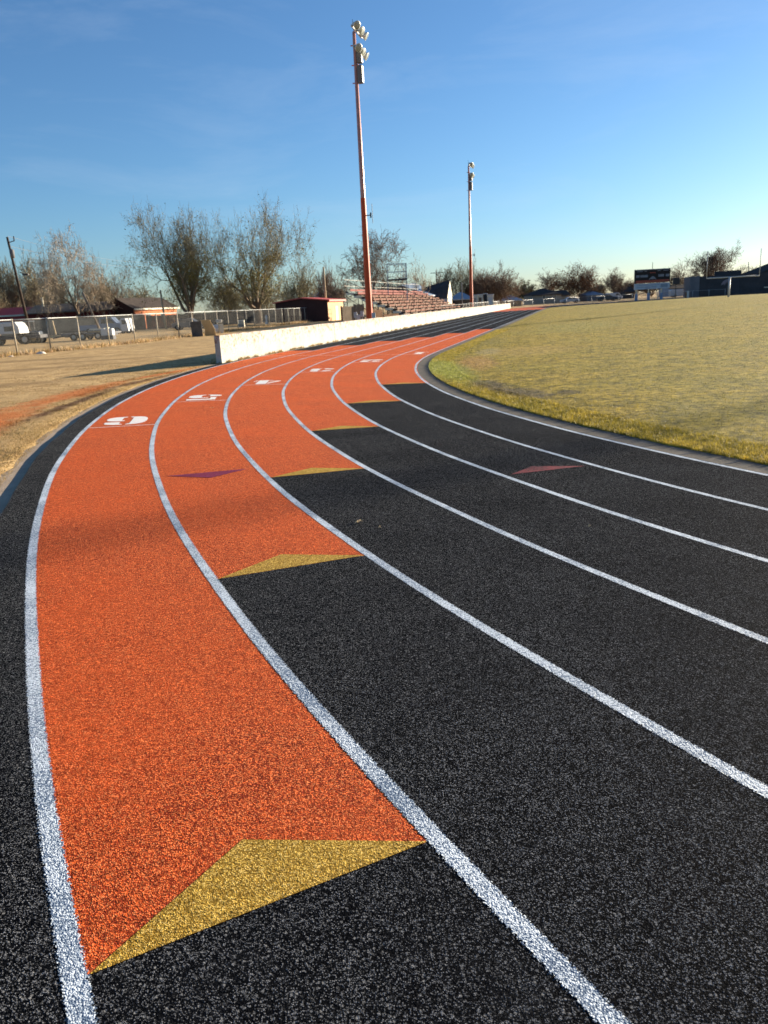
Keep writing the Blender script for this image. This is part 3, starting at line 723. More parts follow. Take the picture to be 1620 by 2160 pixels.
for al in [B0 + .05] + [B0 + 4.33 * k for k in range(1, 9)] + [B1 - .05]:
    mb = MB()
    mb.beam(bp(al, BO - .1, base - .12), bp(al, BO + NR * RUN - .1, base + NR * RISE - .12), .07, .14)
    for k in (1, 3, 5, 7, 9):
        o = BO + k * RUN - .2; mb.beam(bp(al, o, .1), bp(al, o, base + k * RISE - .1), .07, .07)
    mb.beam(bp(al, BO + .5, .3), bp(al, BO + NR * RUN - .2, .3), .06, .06); mb.beam(bp(al, BO + .5, .3), bp(al, BO + 5 * RUN, base + 5 * RISE - .2), .05, .05); mb.beam(bp(al, BO + 3.2, .3), bp(al, BO + NR * RUN - .3, 2.7), .05, .05)
    mb.build('frame', M['darksteel'], bl)
# side skirt panels of the stepped end
for r_ in range(NR):
    o = BO + r_ * RUN; z = base + r_ * RISE
    MB().beam(bp(B0 - .04, o - .18, z + .0), bp(B0 - .04, o + .62, z + .0), .05, .19).build('step_end', M['cream'], bl)
zt_ = base + NR * RISE
rm = MB(); bo = BO + NR * RUN
for k in range(17):
    al = B0 + (B1 - B0) * k / 16; rm.beam(bp(al, bo, zt_ - .5), bp(al, bo, zt_ + 1.05), .05, .05)
for zz in (.45, 1.05): rm.beam(bp(B0, bo, zt_ + zz), bp(B1, bo, zt_ + zz), .04, .04)
for k in range(96): rm.beam(bp(B0 + k * .41, bo, zt_ - .1), bp(B0 + k * .41, bo, zt_ + 1.0), .015, .015)
for o in (bo - 1.2, bo - 2.4, bo): rm.beam(bp(B0, o, zt_ - (bo - o) / RUN * RISE - .2), bp(B0, o, zt_ - (bo - o) / RUN * RISE + 1.05), .05, .05)
rm.beam(bp(B0, bo, zt_ + 1.05), bp(B0, bo - 2.4, zt_ + 1.05 - 1.15), .05, .05)
rm.build('back_railing', M['railgrey'], bl)
for al in (60.5, 66.0, 72.5, 81):
    mb = MB()
    for k in (0, 3, 6): mb.beam(bp(al, BO + k * RUN, base + k * RISE), bp(al, BO + k * RUN, base + k * RISE + 1.15), .05, .05)
    mb.beam(bp(al, BO, base + 1.15), bp(al, BO + 6 * RUN, base + 6 * RISE + 1.15), .05, .05)
    mb.build('aisle_rail', M['darksteel'], bl)
fm2 = MB()
for k in range(4, 13):
    al = B0 + (B1 - B0) * k / 12; fm2.beam(bp(al, BO - .45, .3), bp(al, BO - .45, base + 1.0), .045, .045)
for zz in (.5, 1.0): fm2.beam(bp(B0 + 13, BO - .45, base + zz), bp(B1, BO - .45, base + zz), .04, .04)
fm2.build('front_railing', M['darksteel'], bl)

# filming platform behind the stand
D = 93; c = Vector((*at(840, D), 0)); t_ = thing('camera_platform', (c.x, c.y, .15), 'railed camera platform standing above the back of the bleachers', 'platform')
zf = zat(838, 590, D); zt2 = zat(838, 557, D)
MB().box((c.x, c.y, zf), (2.3, 2.0, .14)).build('floor', M['darksteel'], t_)
for sx_ in (-1, 1):
    for sy_ in (-1, 1): MB().beam((c.x + sx_ * 1.1, c.y + sy_ * .95, .1), (c.x + sx_ * 1.1, c.y + sy_ * .95, zt2), .06, .06).build('leg', M['galv'], t_)
mb = MB()
for zz in (zt2, (zf + zt2) / 2):
    for sy_ in (-1, 1): mb.beam((c.x - 1.1, c.y + sy_ * .95, zz), (c.x + 1.1, c.y + sy_ * .95, zz), .05, .05)
    for sx_ in (-1, 1): mb.beam((c.x + sx_ * 1.1, c.y - .95, zz), (c.x + sx_ * 1.1, c.y + .95, zz), .05, .05)
for k in range(4): mb.beam((c.x + .55 + k * .14, c.y - .95, zf), (c.x + .55 + k * .14, c.y - .95, zt2), .03, .03)
mb.build('railing', M['galv'], t_)

# ------------------------------------------------------------------ trees
def segs_mesh(segs, n):
    S_ = np.array(segs, dtype=np.float64); p0 = S_[:, 0:3]; p1 = S_[:, 3:6]; r0 = S_[:, 6]; r1 = S_[:, 7]
    d = p1 - p0; d /= np.maximum(np.linalg.norm(d, axis=1, keepdims=True), 1e-9)
    u = np.where(np.abs(d[:, 2:3]) < .9, np.array([[0, 0, 1.0]]), np.array([[1.0, 0, 0]])); x = np.cross(d, u); x /= np.linalg.norm(x, axis=1, keepdims=True); y = np.cross(d, x)
    m = len(S_); V = np.zeros((m, 2 * n, 3))
    for k in range(n):
        a = 2 * math.pi * k / n; o = x * math.cos(a) + y * math.sin(a)
        V[:, k] = p0 + o * r0[:, None]; V[:, n + k] = p1 + o * r1[:, None]
    b = (np.arange(m) * 2 * n)[:, None]; F_ = []
    for k in range(n): F_.append(np.concatenate([b + k, b + (k + 1) % n, b + n + (k + 1) % n, b + n + k], 1))
    F_ = np.stack(F_, 1).reshape(-1, 4); return V.reshape(-1, 3), F_
def np_mesh(name, V, F_, mat, parent, leaves=None, lmat=None):
    me = bpy.data.meshes.new(name); nq = len(F_); LV = LF = None; nv = len(V); nl = nq * 4; nt = 0
    if leaves is not None and len(leaves): nt = len(leaves)
    VV = V if not nt else np.concatenate([V, leaves.reshape(-1, 3)])
    me.vertices.add(len(VV)); me.vertices.foreach_set('co', VV.ravel().astype(np.float32))
    li = F_.ravel()
    if nt: li = np.concatenate([li, nv + np.arange(nt * 3)])
    me.loops.add(len(li)); me.loops.foreach_set('vertex_index', li.astype(np.int32))
    ls = np.arange(nq) * 4; lt = np.full(nq, 4); mi = np.zeros(nq)
    if nt: ls = np.concatenate([ls, nq * 4 + np.arange(nt) * 3]); lt = np.concatenate([lt, np.full(nt, 3)]); mi = np.concatenate([mi, np.ones(nt)])
    me.polygons.add(nq + nt); me.polygons.foreach_set('loop_start', ls.astype(np.int32)); me.polygons.foreach_set('loop_total', lt.astype(np.int32))
    me.materials.append(mat)
    if nt: me.materials.append(lmat)
    me.polygons.foreach_set('material_index', mi.astype(np.int32)); me.update(calc_edges=True)
    o = bpy.data.objects.new(name, me); COL.objects.link(o); o.parent = parent; return o
def nrm3(v): 
    l = math.sqrt(v[0] ** 2 + v[1] ** 2 + v[2] ** 2) or 1; return (v[0] / l, v[1] / l, v[2] / l)
def tree(px, D, top, halfw, label, seed, stems=1, trunk=.16, ang=34, kids=(6, 6, 5, 4), up=.12, wob=.16, twig='twig', leaf=None, nleaf=0, lobes=None, rad=.28, leaflow=False, cat='tree', name='bare_tree', group=None, bare=True, zbase=None, ratio=.62, leafsize=.16, base_px=None, tw=0.011):
    x, y = at(px, D); H = zat(px, top, D) - .15; W = halfw * D / F
    bx, by = at(base_px, D) if base_px else (x, y)
    rr = random.Random(seed); segs = []; tips = []
    def grow(p, d, L, r, lev, maxlev):
        n = 4 if lev < 2 else (3 if lev < maxlev else 2)
        q = p; nodes = []
        for k in range(n):
            w_ = wob * (1 + .3 * lev)
            d = nrm3((d[0] + rr.gauss(0, w_), d[1] + rr.gauss(0, w_), d[2] + rr.gauss(0, w_) + up * (0.5 if lev == 0 else 1)))
            l = L / n; q2 = (q[0] + d[0] * l, q[1] + d[1] * l, q[2] + d[2] * l)
            f0 = 1 - .75 * k / n; f1 = 1 - .75 * (k + 1) / n
            segs.append((*q, *q2, max(r * f0, tw), max(r * f1, tw * .6), lev)); nodes.append((q2, d, r * f1)); q = q2
        if lev >= maxlev: tips.append(q); return
        kk = kids[min(lev - 1, len(kids) - 1)]
        for i in range(kk):
            j = rr.randint(0 if lev else 1, n - 1) if i else n - 1
            q0, dd, r_ = nodes[j]; az = rr.uniform(0, 2 * math.pi); an = R(rr.gauss(ang, 9))
            ax = nrm3((dd[1] * 0 - dd[2] * 1 + .01, dd[2] * .3 + .02, dd[0] - dd[1] * .3)); bx_ = nrm3((dd[1] * ax[2] - dd[2] * ax[1], dd[2] * ax[0] - dd[0] * ax[2], dd[0] * ax[1] - dd[1] * ax[0]))
            ax = nrm3((bx_[1] * dd[2] - bx_[2] * dd[1], bx_[2] * dd[0] - bx_[0] * dd[2], bx_[0] * dd[1] - bx_[1] * dd[0]))
            s_ = math.sin(an); c_ = math.cos(an)
            nd = tuple(dd[m_] * c_ + (ax[m_] * math.cos(az) + bx_[m_] * math.sin(az)) * s_ for m_ in range(3))
            grow(q0, nd, L * ratio * rr.uniform(.75, 1.2), r_ * rr.uniform(.55, .8), lev + 1, maxlev)
    th_ = trunk
    for s_ in range(stems):
        az = rr.uniform(0, 2 * math.pi); a0 = R(rr.uniform(8, 26) if stems > 1 else 3)
        bx0 = (rr.uniform(-.012, .012) * (stems > 1), rr.uniform(-.012, .012) * (stems > 1), 0)
        d0 = (math.sin(a0) * math.cos(az), math.sin(a0) * math.sin(az), math.cos(a0))
        pp = bx0; rad_ = rad / (stems ** .35)
        # trunk, then limbs
        q = pp; n = 3; dd = d0
        for k in range(n):
            dd = nrm3((dd[0] + rr.gauss(0, .05), dd[1] + rr.gauss(0, .05), dd[2])); q2 = tuple(q[m_] + dd[m_] * th_ / n for m_ in range(3))
            fl = 1.25 if k == 0 else 1.0
            segs.append((*q, *q2, rad_ * fl, rad_ * (1 - .08 * k), 0)); q = q2
        nl = lobes or 5
        for i in range(nl):
            az2 = 2 * math.pi * i / nl + rr.uniform(-.5, .5); an = R(rr.uniform(8, 18) if i == 0 else rr.uniform(ang * .8, ang * 1.75))
            nd = (math.sin(an) * math.cos(az2), math.sin(an) * math.sin(az2), math.cos(an))
            grow(q, nd, (1 - th_) * .52 * rr.uniform(.75, 1.15), rad_ * rr.uniform(.42, .62), 1, len(kids) + 1)
    A = np.array(segs); pts = A[:, 3:6]
    # trunk[0..1] units: scale to the real height and spread
    z95 = np.percentile(pts[:, 2], 98.2); sx_ = np.percentile(np.abs(pts[:, 0] - np.median(pts[:, 0])), 96); sy_ = np.percentile(np.abs(pts[:, 1] - np.median(pts[:, 1])), 96)
    kx, ky, kz_ = W / sx_, W / sy_, H / z95
    for c_, k_ in ((0, kx), (1, ky), (2, kz_), (3, kx), (4, ky), (5, kz_)): A[:, c_] *= k_
    t_ = thing(name, (bx, by, .15), label, cat, group)
    A[:, 2] = np.maximum(A[:, 2], -.1); A[:, 5] = np.maximum(A[:, 5], .05)
    lo = A[A[:, 8] <= 1]; hi = A[A[:, 8] > 1]
    V, F_ = segs_mesh(lo[:, :8], 6); np_mesh('trunk', V, F_, M['bark'], t_)
    V, F_ = segs_mesh(hi[:, :8], 3)
    L_ = None
    if nleaf and tips:
        T = np.array(tips) * np.array([kx, ky, kz_]); rs_ = np.random.RandomState(seed)
        if leaflow: 
            wgt = np.exp(-((T[:, 2] / H - .42) / .22) ** 2) + .06; wgt /= wgt.sum(); ii = rs_.choice(len(T), nleaf, p=wgt)
        else: ii = rs_.randint(0, len(T), nleaf)
        c_ = T[ii] + rs_.normal(0, .22, (nleaf, 3)); e1 = rs_.normal(0, 1, (nleaf, 3)); e1 /= np.linalg.norm(e1, axis=1, keepdims=True); e2 = rs_.normal(0, 1, (nleaf, 3)); e2 /= np.linalg.norm(e2, axis=1, keepdims=True)
        sz = leafsize * (0.6 + .8 * rs_.rand(nleaf))[:, None]; L_ = np.stack([c_ - e1 * sz, c_ + e1 * sz * .6 + e2 * sz * .5, c_ + e2 * sz], 1)
    np_mesh('crown', V, F_, M[twig], t_, L_, M[leaf] if leaf else None)
    return t_

BG = 'bare trees behind the houses'
tree(404, 116, 452, 80, 'tall bare tree with some olive leaves low in its crown, left of the pair', 11, stems=1, trunk=.08, ang=38, kids=(6, 6, 5, 5), leaf='leafgreen', nleaf=11000, leaflow=True, rad=.50, up=.10, twig='twig', lobes=7, tw=.0145, wob=.15, name='tree')
tree(574, 118, 440, 102, 'tall bare tree with thick forked trunk and plume-like branches, right of the pair', 23, stems=1, trunk=.09, ang=36, kids=(6, 6, 5, 5), leaf='leafgreen', nleaf=8500, leaflow=True, rad=.60, up=.14, lobes=6, base_px=543, tw=.0145, wob=.14, name='tree')
tree(168, 126, 502, 66, 'rounded bare greyish tree above the dark red house', 31, stems=1, trunk=.16, ang=42, kids=(6, 6, 5, 5), twig='twiggrey', rad=.3, up=.03, wob=.22, tw=.021)
tree(258, 132, 556, 42, 'small dark bare tree between the grey tree and the leafy tall tree', 37, trunk=.2, ang=36, kids=(5, 5, 5), twig='twigdark', rad=.25, tw=.014)
for i, (px, tp_, hw) in enumerate(((-8, 440, 22), )): tree(px, 84, tp_, hw, 'bare tree whose twigs just enter at the left edge', 41 + i, trunk=.2, ang=32, kids=(5, 5, 5), twig='twigdark', tw=.012)
for i, (px, D_, tp_, hw, lb) in enumerate(((18, 150, 556, 42, 'low brown bare tree behind the leaning utility pole'), (78, 150, 560, 44, 'low brown bare tree right of the leaning utility pole'), (118, 158, 575, 40, 'brown bare tree behind the rounded grey tree'), (222, 160, 590, 44, 'low reddish bare tree behind the small dark tree'))):
    tree(px, D_, tp_, hw, lb, 51 + i, stems=3, trunk=.05, ang=38, kids=(6, 6, 6), twig='twig', group=BG, tw=.032)
tree(636, 140, 560, 40, 'bushy brown bare tree right of the forked tall tree', 61, stems=3, trunk=.06, ang=34, kids=(6, 6, 5), twig='twig', tw=.022, leaf='leafgreen', nleaf=1200)
tree(484, 138, 590, 34, 'small brown tree with yellowish leaves between the two tall trees', 63, stems=3, trunk=.06, ang=36, kids=(6, 6, 5), twig='twig', tw=.022, leaf='leafgreen', nleaf=2200)
tree(688, 170, 572, 30, 'distant brown bare tree right above the peach shed', 64, stems=2, trunk=.08, ang=34, kids=(6, 6, 5), twig='twigred', tw=.028, group=BG)
tree(772, 138, 498, 60, 'wide dark bare tree behind the red floodlight pole', 71, trunk=.22, ang=38, kids=(6, 6, 5, 4), twig='twigdark', rad=.35, up=.05, tw=.023, base_px=782)
tree(716, 165, 590, 34, 'low dark bare tree left of the red floodlight pole', 73, stems=2, trunk=.08, kids=(6, 6, 5), twig='twigdark', tw=.026)
tree(838, 150, 588, 36, 'low brown bush-like tree behind the bleacher rail', 75, stems=3, trunk=.05, kids=(6, 6, 5), twig='twigred', tw=.024)
tree(888, 138, 548, 26, 'thin upright sparse bare tree right of the camera platform', 77, trunk=.12, ang=24, kids=(4, 4, 4), twig='twiggrey', tw=.018, up=.2)
tree(968, 168, 556, 36, 'bare tree left of the farther floodlight pole', 79, stems=2, trunk=.14, kids=(6, 6, 5), twig='twig', tw=.024)
tree(934, 176, 582, 26, 'small bare tree behind the dark gabled house', 80, stems=2, trunk=.1, kids=(6, 6, 5), twig='twigdark', tw=.026, group=BG)
tree(1040, 168, 574, 46, 'wide bushy red-brown bare tree right of the farther floodlight pole', 81, stems=5, trunk=.03, ang=34, kids=(6, 6, 6), twig='twigred', tw=.026, up=.14, rad=.16)
tree(1002, 172, 590, 26, 'low red-brown bare tree directly behind the farther floodlight pole', 82, stems=4, trunk=.03, kids=(6, 6, 5), twig='twigred', tw=.026)
tree(1108, 215, 598, 20, 'small dark round tree left of the brown roofed house', 83, stems=2, trunk=.06, kids=(6, 6, 5), twig='twigdark', tw=.035, leaf='leafgreen', nleaf=1500, leafsize=.3)
tree(1160, 220, 578, 36, 'dark spreading bare tree above the brown roofed house', 85, stems=2, trunk=.12, ang=40, kids=(6, 6, 5), twig='twigdark', tw=.03)
tree(1222, 212, 562, 42, 'large bare tree with rusty leaves in its lower half', 87, stems=2, trunk=.12, kids=(6, 6, 6), twig='twigred', tw=.03, leaf='leafbrown', nleaf=5000, leaflow=True, leafsize=.28)
tree(1298, 212, 575, 32, 'round dark bare tree just left of the scoreboard', 89, stems=2, trunk=.12, kids=(6, 6, 6), twig='twigdark', tw=.03)
tree(1428, 225, 563, 30, 'low bare tree directly right of the scoreboard', 91, stems=2, trunk=.1, kids=(6, 6, 5), twig='twigdark', tw=.03)
tree(1504, 205, 531, 52, 'big round bare tree behind the slate building', 93, stems=1, trunk=.14, ang=42, kids=(6, 6, 6, 4), twig='twigdark', tw=.028, lobes=7, up=.06)
tree(1580, 235, 568, 34, 'faint low bare tree at the right behind the goal post', 95, stems=2, trunk=.1, kids=(6, 6, 5), twig='twigdark', tw=.03)
for i, (px, D_, tp_, hw) in enumerate(((1330, 260, 592, 26), (1375, 250, 590, 26), (300, 175, 610, 40), (560, 170, 600, 46), (-20, 140, 590, 40), (1258, 270, 600, 22), (1070, 230, 606, 22), (900, 200, 600, 30))):
    tree(px, D_, tp_, hw, ['dark low tree left of the scoreboard legs, far off', 'dark low tree behind the scoreboard, far off', 'low brown trees far behind the brick house', 'low brown tree far behind the two tall trees', 'low brown tree cut by the left edge', 'small far tree between the rusty tree and the round dark tree', 'small far tree behind the red-brown bushy tree', 'low far tree behind the blue metal roof'][i], 101 + i, stems=3, trunk=.05, kids=(6, 6, 4), twig='twigdark' if i < 2 else 'twig', tw=.035, group=BG)

# ------------------------------------------------------------------ buildings
def house(px0, px1, D, ze, zr, label, wall, roof, depth=8.0, hip=False, over=.4, wins=(), name='house', door=None, slope=0.0, fascia=None, zb=.1, chim=None, cat='house', windepth=.06, side=None):
    """eaves height ze, ridge height zr; runs from column px0 to px1 facing the camera"""
    a = Vector((*at(px0, D), 0)); b = Vector((*at(px1, D + slope), 0)); u = (b - a).normalized(); n = Vector((-u.y, u.x, 0)); L = (b - a).length
    t_ = thing(name, (a.x, a.y, .12), label, cat)
    w = MB(); w.extr([(0, zb), (L, zb), (L, ze), (0, ze)], a, u, (0, 0, 1), n * depth)
    if not hip: w.extr([(0, ze), (depth, ze), (depth / 2, zr - .02)], a + u * .02, n, (0, 0, 1), u * (L - .04))
    w.build('wall', M[wall], t_)
    if side: MB().extr([(0, zb), (depth, zb), (depth, ze), (depth / 2, zr - .03), (0, ze)], a - u * .04, n, (0, 0, 1), u * .035).build('side_wall', M[side], t_)  # near end wall covered by a panel of a different colour
    r = MB(); P = lambda s_, d_, z_: tuple(a + u * s_ + n * d_ + Vector((0, 0, z_))); e = over; th_ = .14
    i0 = e if not hip else -min(depth, L) * .42
    for dz in (0, th_):
        pass
    e0 = ze - over * (zr - ze) / (depth / 2)
    for side in (0, 1):
        d0 = -e if side == 0 else depth + e
        q = [P(-e, d0, e0), P(L + e, d0, e0), P(L + i0, depth / 2, zr), P(-i0, depth / 2, zr)]
        k = len(r.v); r.v += q + [(x, y, z + th_) for x, y, z in q]
        r.f += [(k, k + 1, k + 2, k + 3), (k + 4, k + 5, k + 6, k + 7), (k, k + 1, k + 5, k + 4), (k + 1, k + 2, k + 6, k + 5), (k + 2, k + 3, k + 7, k + 6), (k + 3, k, k + 4, k + 7)]
    if hip:
        for (s0, si) in ((-e, -i0), (L + e, L + i0)):
            r.quad(P(s0, -e, e0 + th_), P(s0, depth + e, e0 + th_), P(si, depth / 2, zr + th_))
    rf = r.build('roof', M[roof], t_)
    if fascia: MB().beam(a - u * e - n * (e + .05) + Vector((0, 0, e0 + .02)), b + u * e - n * (e + .05) + Vector((0, 0, e0 + .02)), .06, .26).build('fascia', M[fascia], rf)
    if chim:
        c = a + u * chim[0] + n * depth * .4; MB().tube((c.x, c.y, ze), (c.x, c.y, chim[1]), .16, n=10).build('chimney', M[chim[2]], rf)
    for (s0, s1, z0, z1) in wins:
        f = MB().extr([(s0 * L - .08, z0 - .08), (s1 * L + .08, z0 - .08), (s1 * L + .08, z1 + .08), (s0 * L - .08, z1 + .08)], a - n * windepth, u, (0, 0, 1), n * windepth * .9).build('window', M['whitepaint'], t_)
        MB().extr([(s0 * L, z0), (s1 * L, z0), (s1 * L, z1), (s0 * L, z1)], a - n * (windepth + .03), u, (0, 0, 1), n * .028).build('pane', M['glass'], f)
    if door:
        s0, s1, z1, dm = door; MB().extr([(s0 * L, .15), (s1 * L, .15), (s1 * L, z1), (s0 * L, z1)], a - n * .05, u, (0, 0, 1), n * .045).build('door', M[dm], t_)
    return t_
house(60, 232, 128, zat(150, 657, 128), zat(150, 640, 128), 'dark red house with grey shingle roof and a pale vent pipe', 'darkred', 'shingle', 10, chim=(1.2, zat(72, 627, 128), 'cream'), wins=((.3, .38, 1.0, 2.2), (.62, .70, 1.0, 2.2)))
house(-30, 57, 134, zat(20, 665, 134), zat(20, 650, 134), 'red metal building with a pale lower band left of the leaning pole', 'redmetal', 'redmetal', 8, fascia='cream', wins=((.55, .7, .9, 1.9),))
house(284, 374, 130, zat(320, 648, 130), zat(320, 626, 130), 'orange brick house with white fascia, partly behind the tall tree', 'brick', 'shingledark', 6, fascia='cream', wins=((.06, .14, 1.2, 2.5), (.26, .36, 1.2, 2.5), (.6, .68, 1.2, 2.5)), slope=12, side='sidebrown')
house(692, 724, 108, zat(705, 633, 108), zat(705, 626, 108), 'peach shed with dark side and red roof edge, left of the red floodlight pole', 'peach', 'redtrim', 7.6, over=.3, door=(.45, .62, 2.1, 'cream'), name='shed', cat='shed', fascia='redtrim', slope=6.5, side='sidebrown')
house(655, 716, 190, zat(690, 630, 190), zat(690, 617, 190), 'house with bright blue metal roof beyond the shed', 'beige', 'bluemetal', 12)
def slabq(q, th_=.18):
    mb = MB(); q = [tuple(float(k) for k in p) for p in q]; mb.v += q + [(x, y, z - th_) for x, y, z in q]
    mb.f += [(0, 1, 2, 3), (7, 6, 5, 4), (0, 4, 5, 1), (1, 5, 6, 2), (2, 6, 7, 3), (3, 7, 4, 0)]; return mb
def wallq(p, q, z0=.1, back=(-.3, .1)):
    mb = MB(); a, b = p, q; bx, by = back
    mb.v += [(a[0], a[1], z0), (b[0], b[1], z0), b, a, (a[0] + bx, a[1] + by, z0), (b[0] + bx, b[1] + by, z0), (b[0] + bx, b[1] + by, b[2]), (a[0] + bx, a[1] + by, a[2])]
    mb.f += [(0, 1, 2, 3), (7, 6, 5, 4), (0, 4, 5, 1), (1, 5, 6, 2), (2, 6, 7, 3), (3, 7, 4, 0)]; return mb
R1, R2, E1, E2 = at(846, 140, 601), at(874, 160, 597), at(903, 134, 623), at(938, 156, 621)
t_ = thing('house', (E1[0], E1[1], .1), 'low building with pale blue metal roof and peach wall behind the bleachers', 'house')
slabq([R1, R2, E2, E1]).build('roof', M['greymetal'], t_)
slabq([R1, R2, (2 * R2[0] - E2[0], R2[1] + 1, E2[2]), (2 * R1[0] - E1[0], R1[1] + 1, E1[2])]).build('roof', M['greymetal'], t_)
e1 = (E1[0] - .5, E1[1] + .2, E1[2] - .2); e2 = (E2[0] - .5, E2[1] - .2, E2[2] - .2)
wallq(e1, e2).build('wall', M['peach'], t_)
G1, G2, K1, K2 = at(893, 147.5, 607), at(949, 146, 590), at(893, 144.5, 624), at(943, 143, 629)
t_ = thing('house', (K1[0], K1[1], .1), 'dark roofed house with a narrow pale gable end behind the bleachers', 'house')
slabq([G1, G2, K2, K1]).build('roof', M['slate'], t_)
wallq((K1[0], K1[1] + .4, K1[2] - .2), (K2[0], K2[1] + .4, K2[2] - .2), back=(0, .3)).build('wall', M['shingledark'], t_)
H1 = at(944, 143.3, 629); H2 = at(949, 146.2, 592); H3 = at(953, 149, 620); z_ = .1
gb = MB(); gb.quad((H1[0], H1[1], z_), (H3[0], H3[1], z_), H3, H2, H1); gb.quad((H1[0] - .2, H1[1] + .25, z_), (H3[0] - .2, H3[1] + .25, z_), (H3[0] - .2, H3[1] + .25, H3[2]), (H2[0] - .2, H2[1] + .25, H2[2]), (H1[0] - .2, H1[1] + .25, H1[2])); gb.build('gable_wall', M['cream'], t_)
house(956, 996, 152, zat(975, 631, 152), zat(975, 617, 152), 'blue grey hip roofed shelter left of the farther floodlight pole', 'slate', 'greymetal', 7, hip=True, name='shelter', cat='shelter')
def booth(px0, px1, D, top, m, label, dm, name='booth'):
    a = Vector((*at(px0, D), 0)); b = Vector((*at(px1, D), 0)); L = (b - a).length; z1 = zat((px0 + px1) / 2, top, D)
    t_ = thing(name, (a.x, a.y, .12), label, 'booth')
    MB().box(((a.x + b.x) / 2, a.y + L * .55, (z1 + .1) / 2), (L, L * 1.1, z1 - .1)).build('body', M[m], t_, bevel=.05)
    MB().box(((a.x + b.x) / 2, a.y + L * .55, z1 + .05), (L + .12, L * 1.1 + .12, .12)).build('roof', M['whitepaint'], t_, bevel=.04)
    MB().box(((a.x + b.x) / 2 - L * .1, a.y - .012, z1 * .45), (L * .55, .03, z1 * .8)).build('door', M[dm], t_)
    return t_
booth(998, 1008, 128, 623, 'cream', 'cream booth nearest the farther floodlight pole', 'beige')
booth(1009, 1019, 128.5, 622, 'cream', 'cream booth touching the left cream booth, with brown door', 'woodbrown')
booth(1021, 1028, 129, 620, 'slate', 'dark blue grey booth between the cream booths', 'darksteel')
booth(1029, 1041, 128, 622, 'cream', 'widest cream booth, rightmost of the row by the wall end', 'whitepaint')
booth(931, 945, 118, 632, 'whitepaint', 'white booth at the far end of the bleachers', 'cream')
house(1060, 1100, 176, zat(1080, 634, 176), zat(1080, 624, 176), 'low blue grey carport right of the end of the white wall', 'slate', 'greymetal', 7, hip=True, name='carport', cat='carport')
house(1124, 1184, 198, zat(1150, 622, 198), zat(1150, 609, 198), 'grey house with brown hip roof beyond the far bend', 'beige', 'shingledark', 12, hip=True, wins=((.35, .42, 1.0, 2.2), (.72, .82, 1.0, 2.2)))
house(1177, 1200, 200, zat(1190, 623, 200), zat(1190, 613, 200), 'peach garage wing right of the brown hip roofed house', 'peach', 'shingledark', 9, door=(.2, .8, 2.0, 'beige'))
house(1238, 1270, 205, zat(1250, 622, 205), zat(1250, 614, 205), 'small teal grey roofed building left of the parked dark car', 'greyblock', 'greymetal', 8, hip=True)
house(1318, 1338, 230, zat(1325, 616, 230), zat(1325, 606, 230), 'small dark building behind the left edge of the scoreboard', 'slate', 'shingledark', 8)
house(1414, 1456, 215, zat(1435, 608, 215), zat(1435, 601, 215), 'low blue roofed building between scoreboard and slate building', 'bluemetal', 'shingledark', 9)

# slate coloured field house at the right
D = 168
t_ = thing('field_house', (*at(1456, D), .1), 'large dark slate building with a pale running emblem behind the goal post', 'building')
def slab(px0, px1, D0, D1, z1, dep, m, nm, parent, z0=.1):
    a = Vector((*at(px0, D0), 0)); b = Vector((*at(px1, D1), 0)); u = (b - a).normalized(); n = Vector((-u.y, u.x, 0)); L = (b - a).length
    return MB().extr([(0, z0), (L, z0), (L, z1), (0, z1)], a, u, (0, 0, 1), n * dep).build(nm, M[m], parent), a, u, n, L
slab(1455, 1475, 168, 167.5, zat(1465, 583, 168), 12, 'greyblock', 'end_wall', t_)
slab(1475.3, 1560, 167.6, 165, zat(1500, 582, 167), 14, 'slate', 'wall', t_)
o_, a, u, n, L = slab(1560.3, 1720, 165.02, 160, zat(1600, 575.5, 163), 14, 'slate', 'wall', t_)
slab(1506, 1562, 172, 170, zat(1530, 571.5, 171), 6, 'slate', 'upper_wall', t_, z0=3.5)
for z_ in (zat(1600, 606, 163), zat(1600, 590, 163)):
    MB().beam(a - n * .04 + Vector((0, 0, z_)), a + u * L - n * .04 + Vector((0, 0, z_)), .05, .10).build('trim', M['darksteel'], t_)
rm = MB(); ra = Vector((*at(1598, 166), 0)); rb = Vector((*at(1760, 158), 0)); zr0 = zat(1600, 577, 164)
rm.extr([(0, zr0), ((rb - ra).length, zr0), ((rb - ra).length, zr0 + 5.0), (.0, zr0 + .1)], ra, (rb - ra).normalized(), (0, 0, 1), Vector((.5, 10, 0))); rm.build('roof', M['shingledark'], t_)
# emblem: a low running shape, mane and legs as a few swept strokes
ec = Vector((*at(1531, 166.0), 0)); ez = zat(1531, 597, 166); k_ = 166 / F
def stroke(pts, nm='emblem', m='whitepaint'):
    mb = MB(); mb.extr([(x * k_, ez + (0 - y) * k_) for x, y in pts], ec - Vector((0, .35, 0)), (1, 0, 0), (0, 0, 1), (0, .06, 0)); return mb
em = MB()
for pts in (((-12, 4), (-9, -2), (-4, -6), (2, -8), (8, -9), (13, -6), (10, -4), (14, -1), (8, -1), (3, -2), (-3, 0), (-8, 3)),
            ((2, -1), (6, 0), (9, 3), (7, 3), (3, 1.5)), ((-4, 1), (-1, 0), (-3, 3), (-7, 5))):
    em.extr([(x * k_, ez - y * k_) for x, y in pts], ec - Vector((0, .35, 0)), (1, 0, 0), (0, 0, 1), (0, .06, 0))
em.build('emblem', M['emblemgrey'], t_)
MB().extr([(0, zat(1612, 607, 162)), (1.4, zat(1612, 607, 162)), (1.4, zat(1612, 605, 162)), (0, zat(1612, 605, 162))], Vector((*at(1606, 162.0), 0)) - Vector((0, 1.2, 0)), (1, 0, 0), (0, 0, 1), (0, .05, 0)).build('sign', M['cream'], t_)

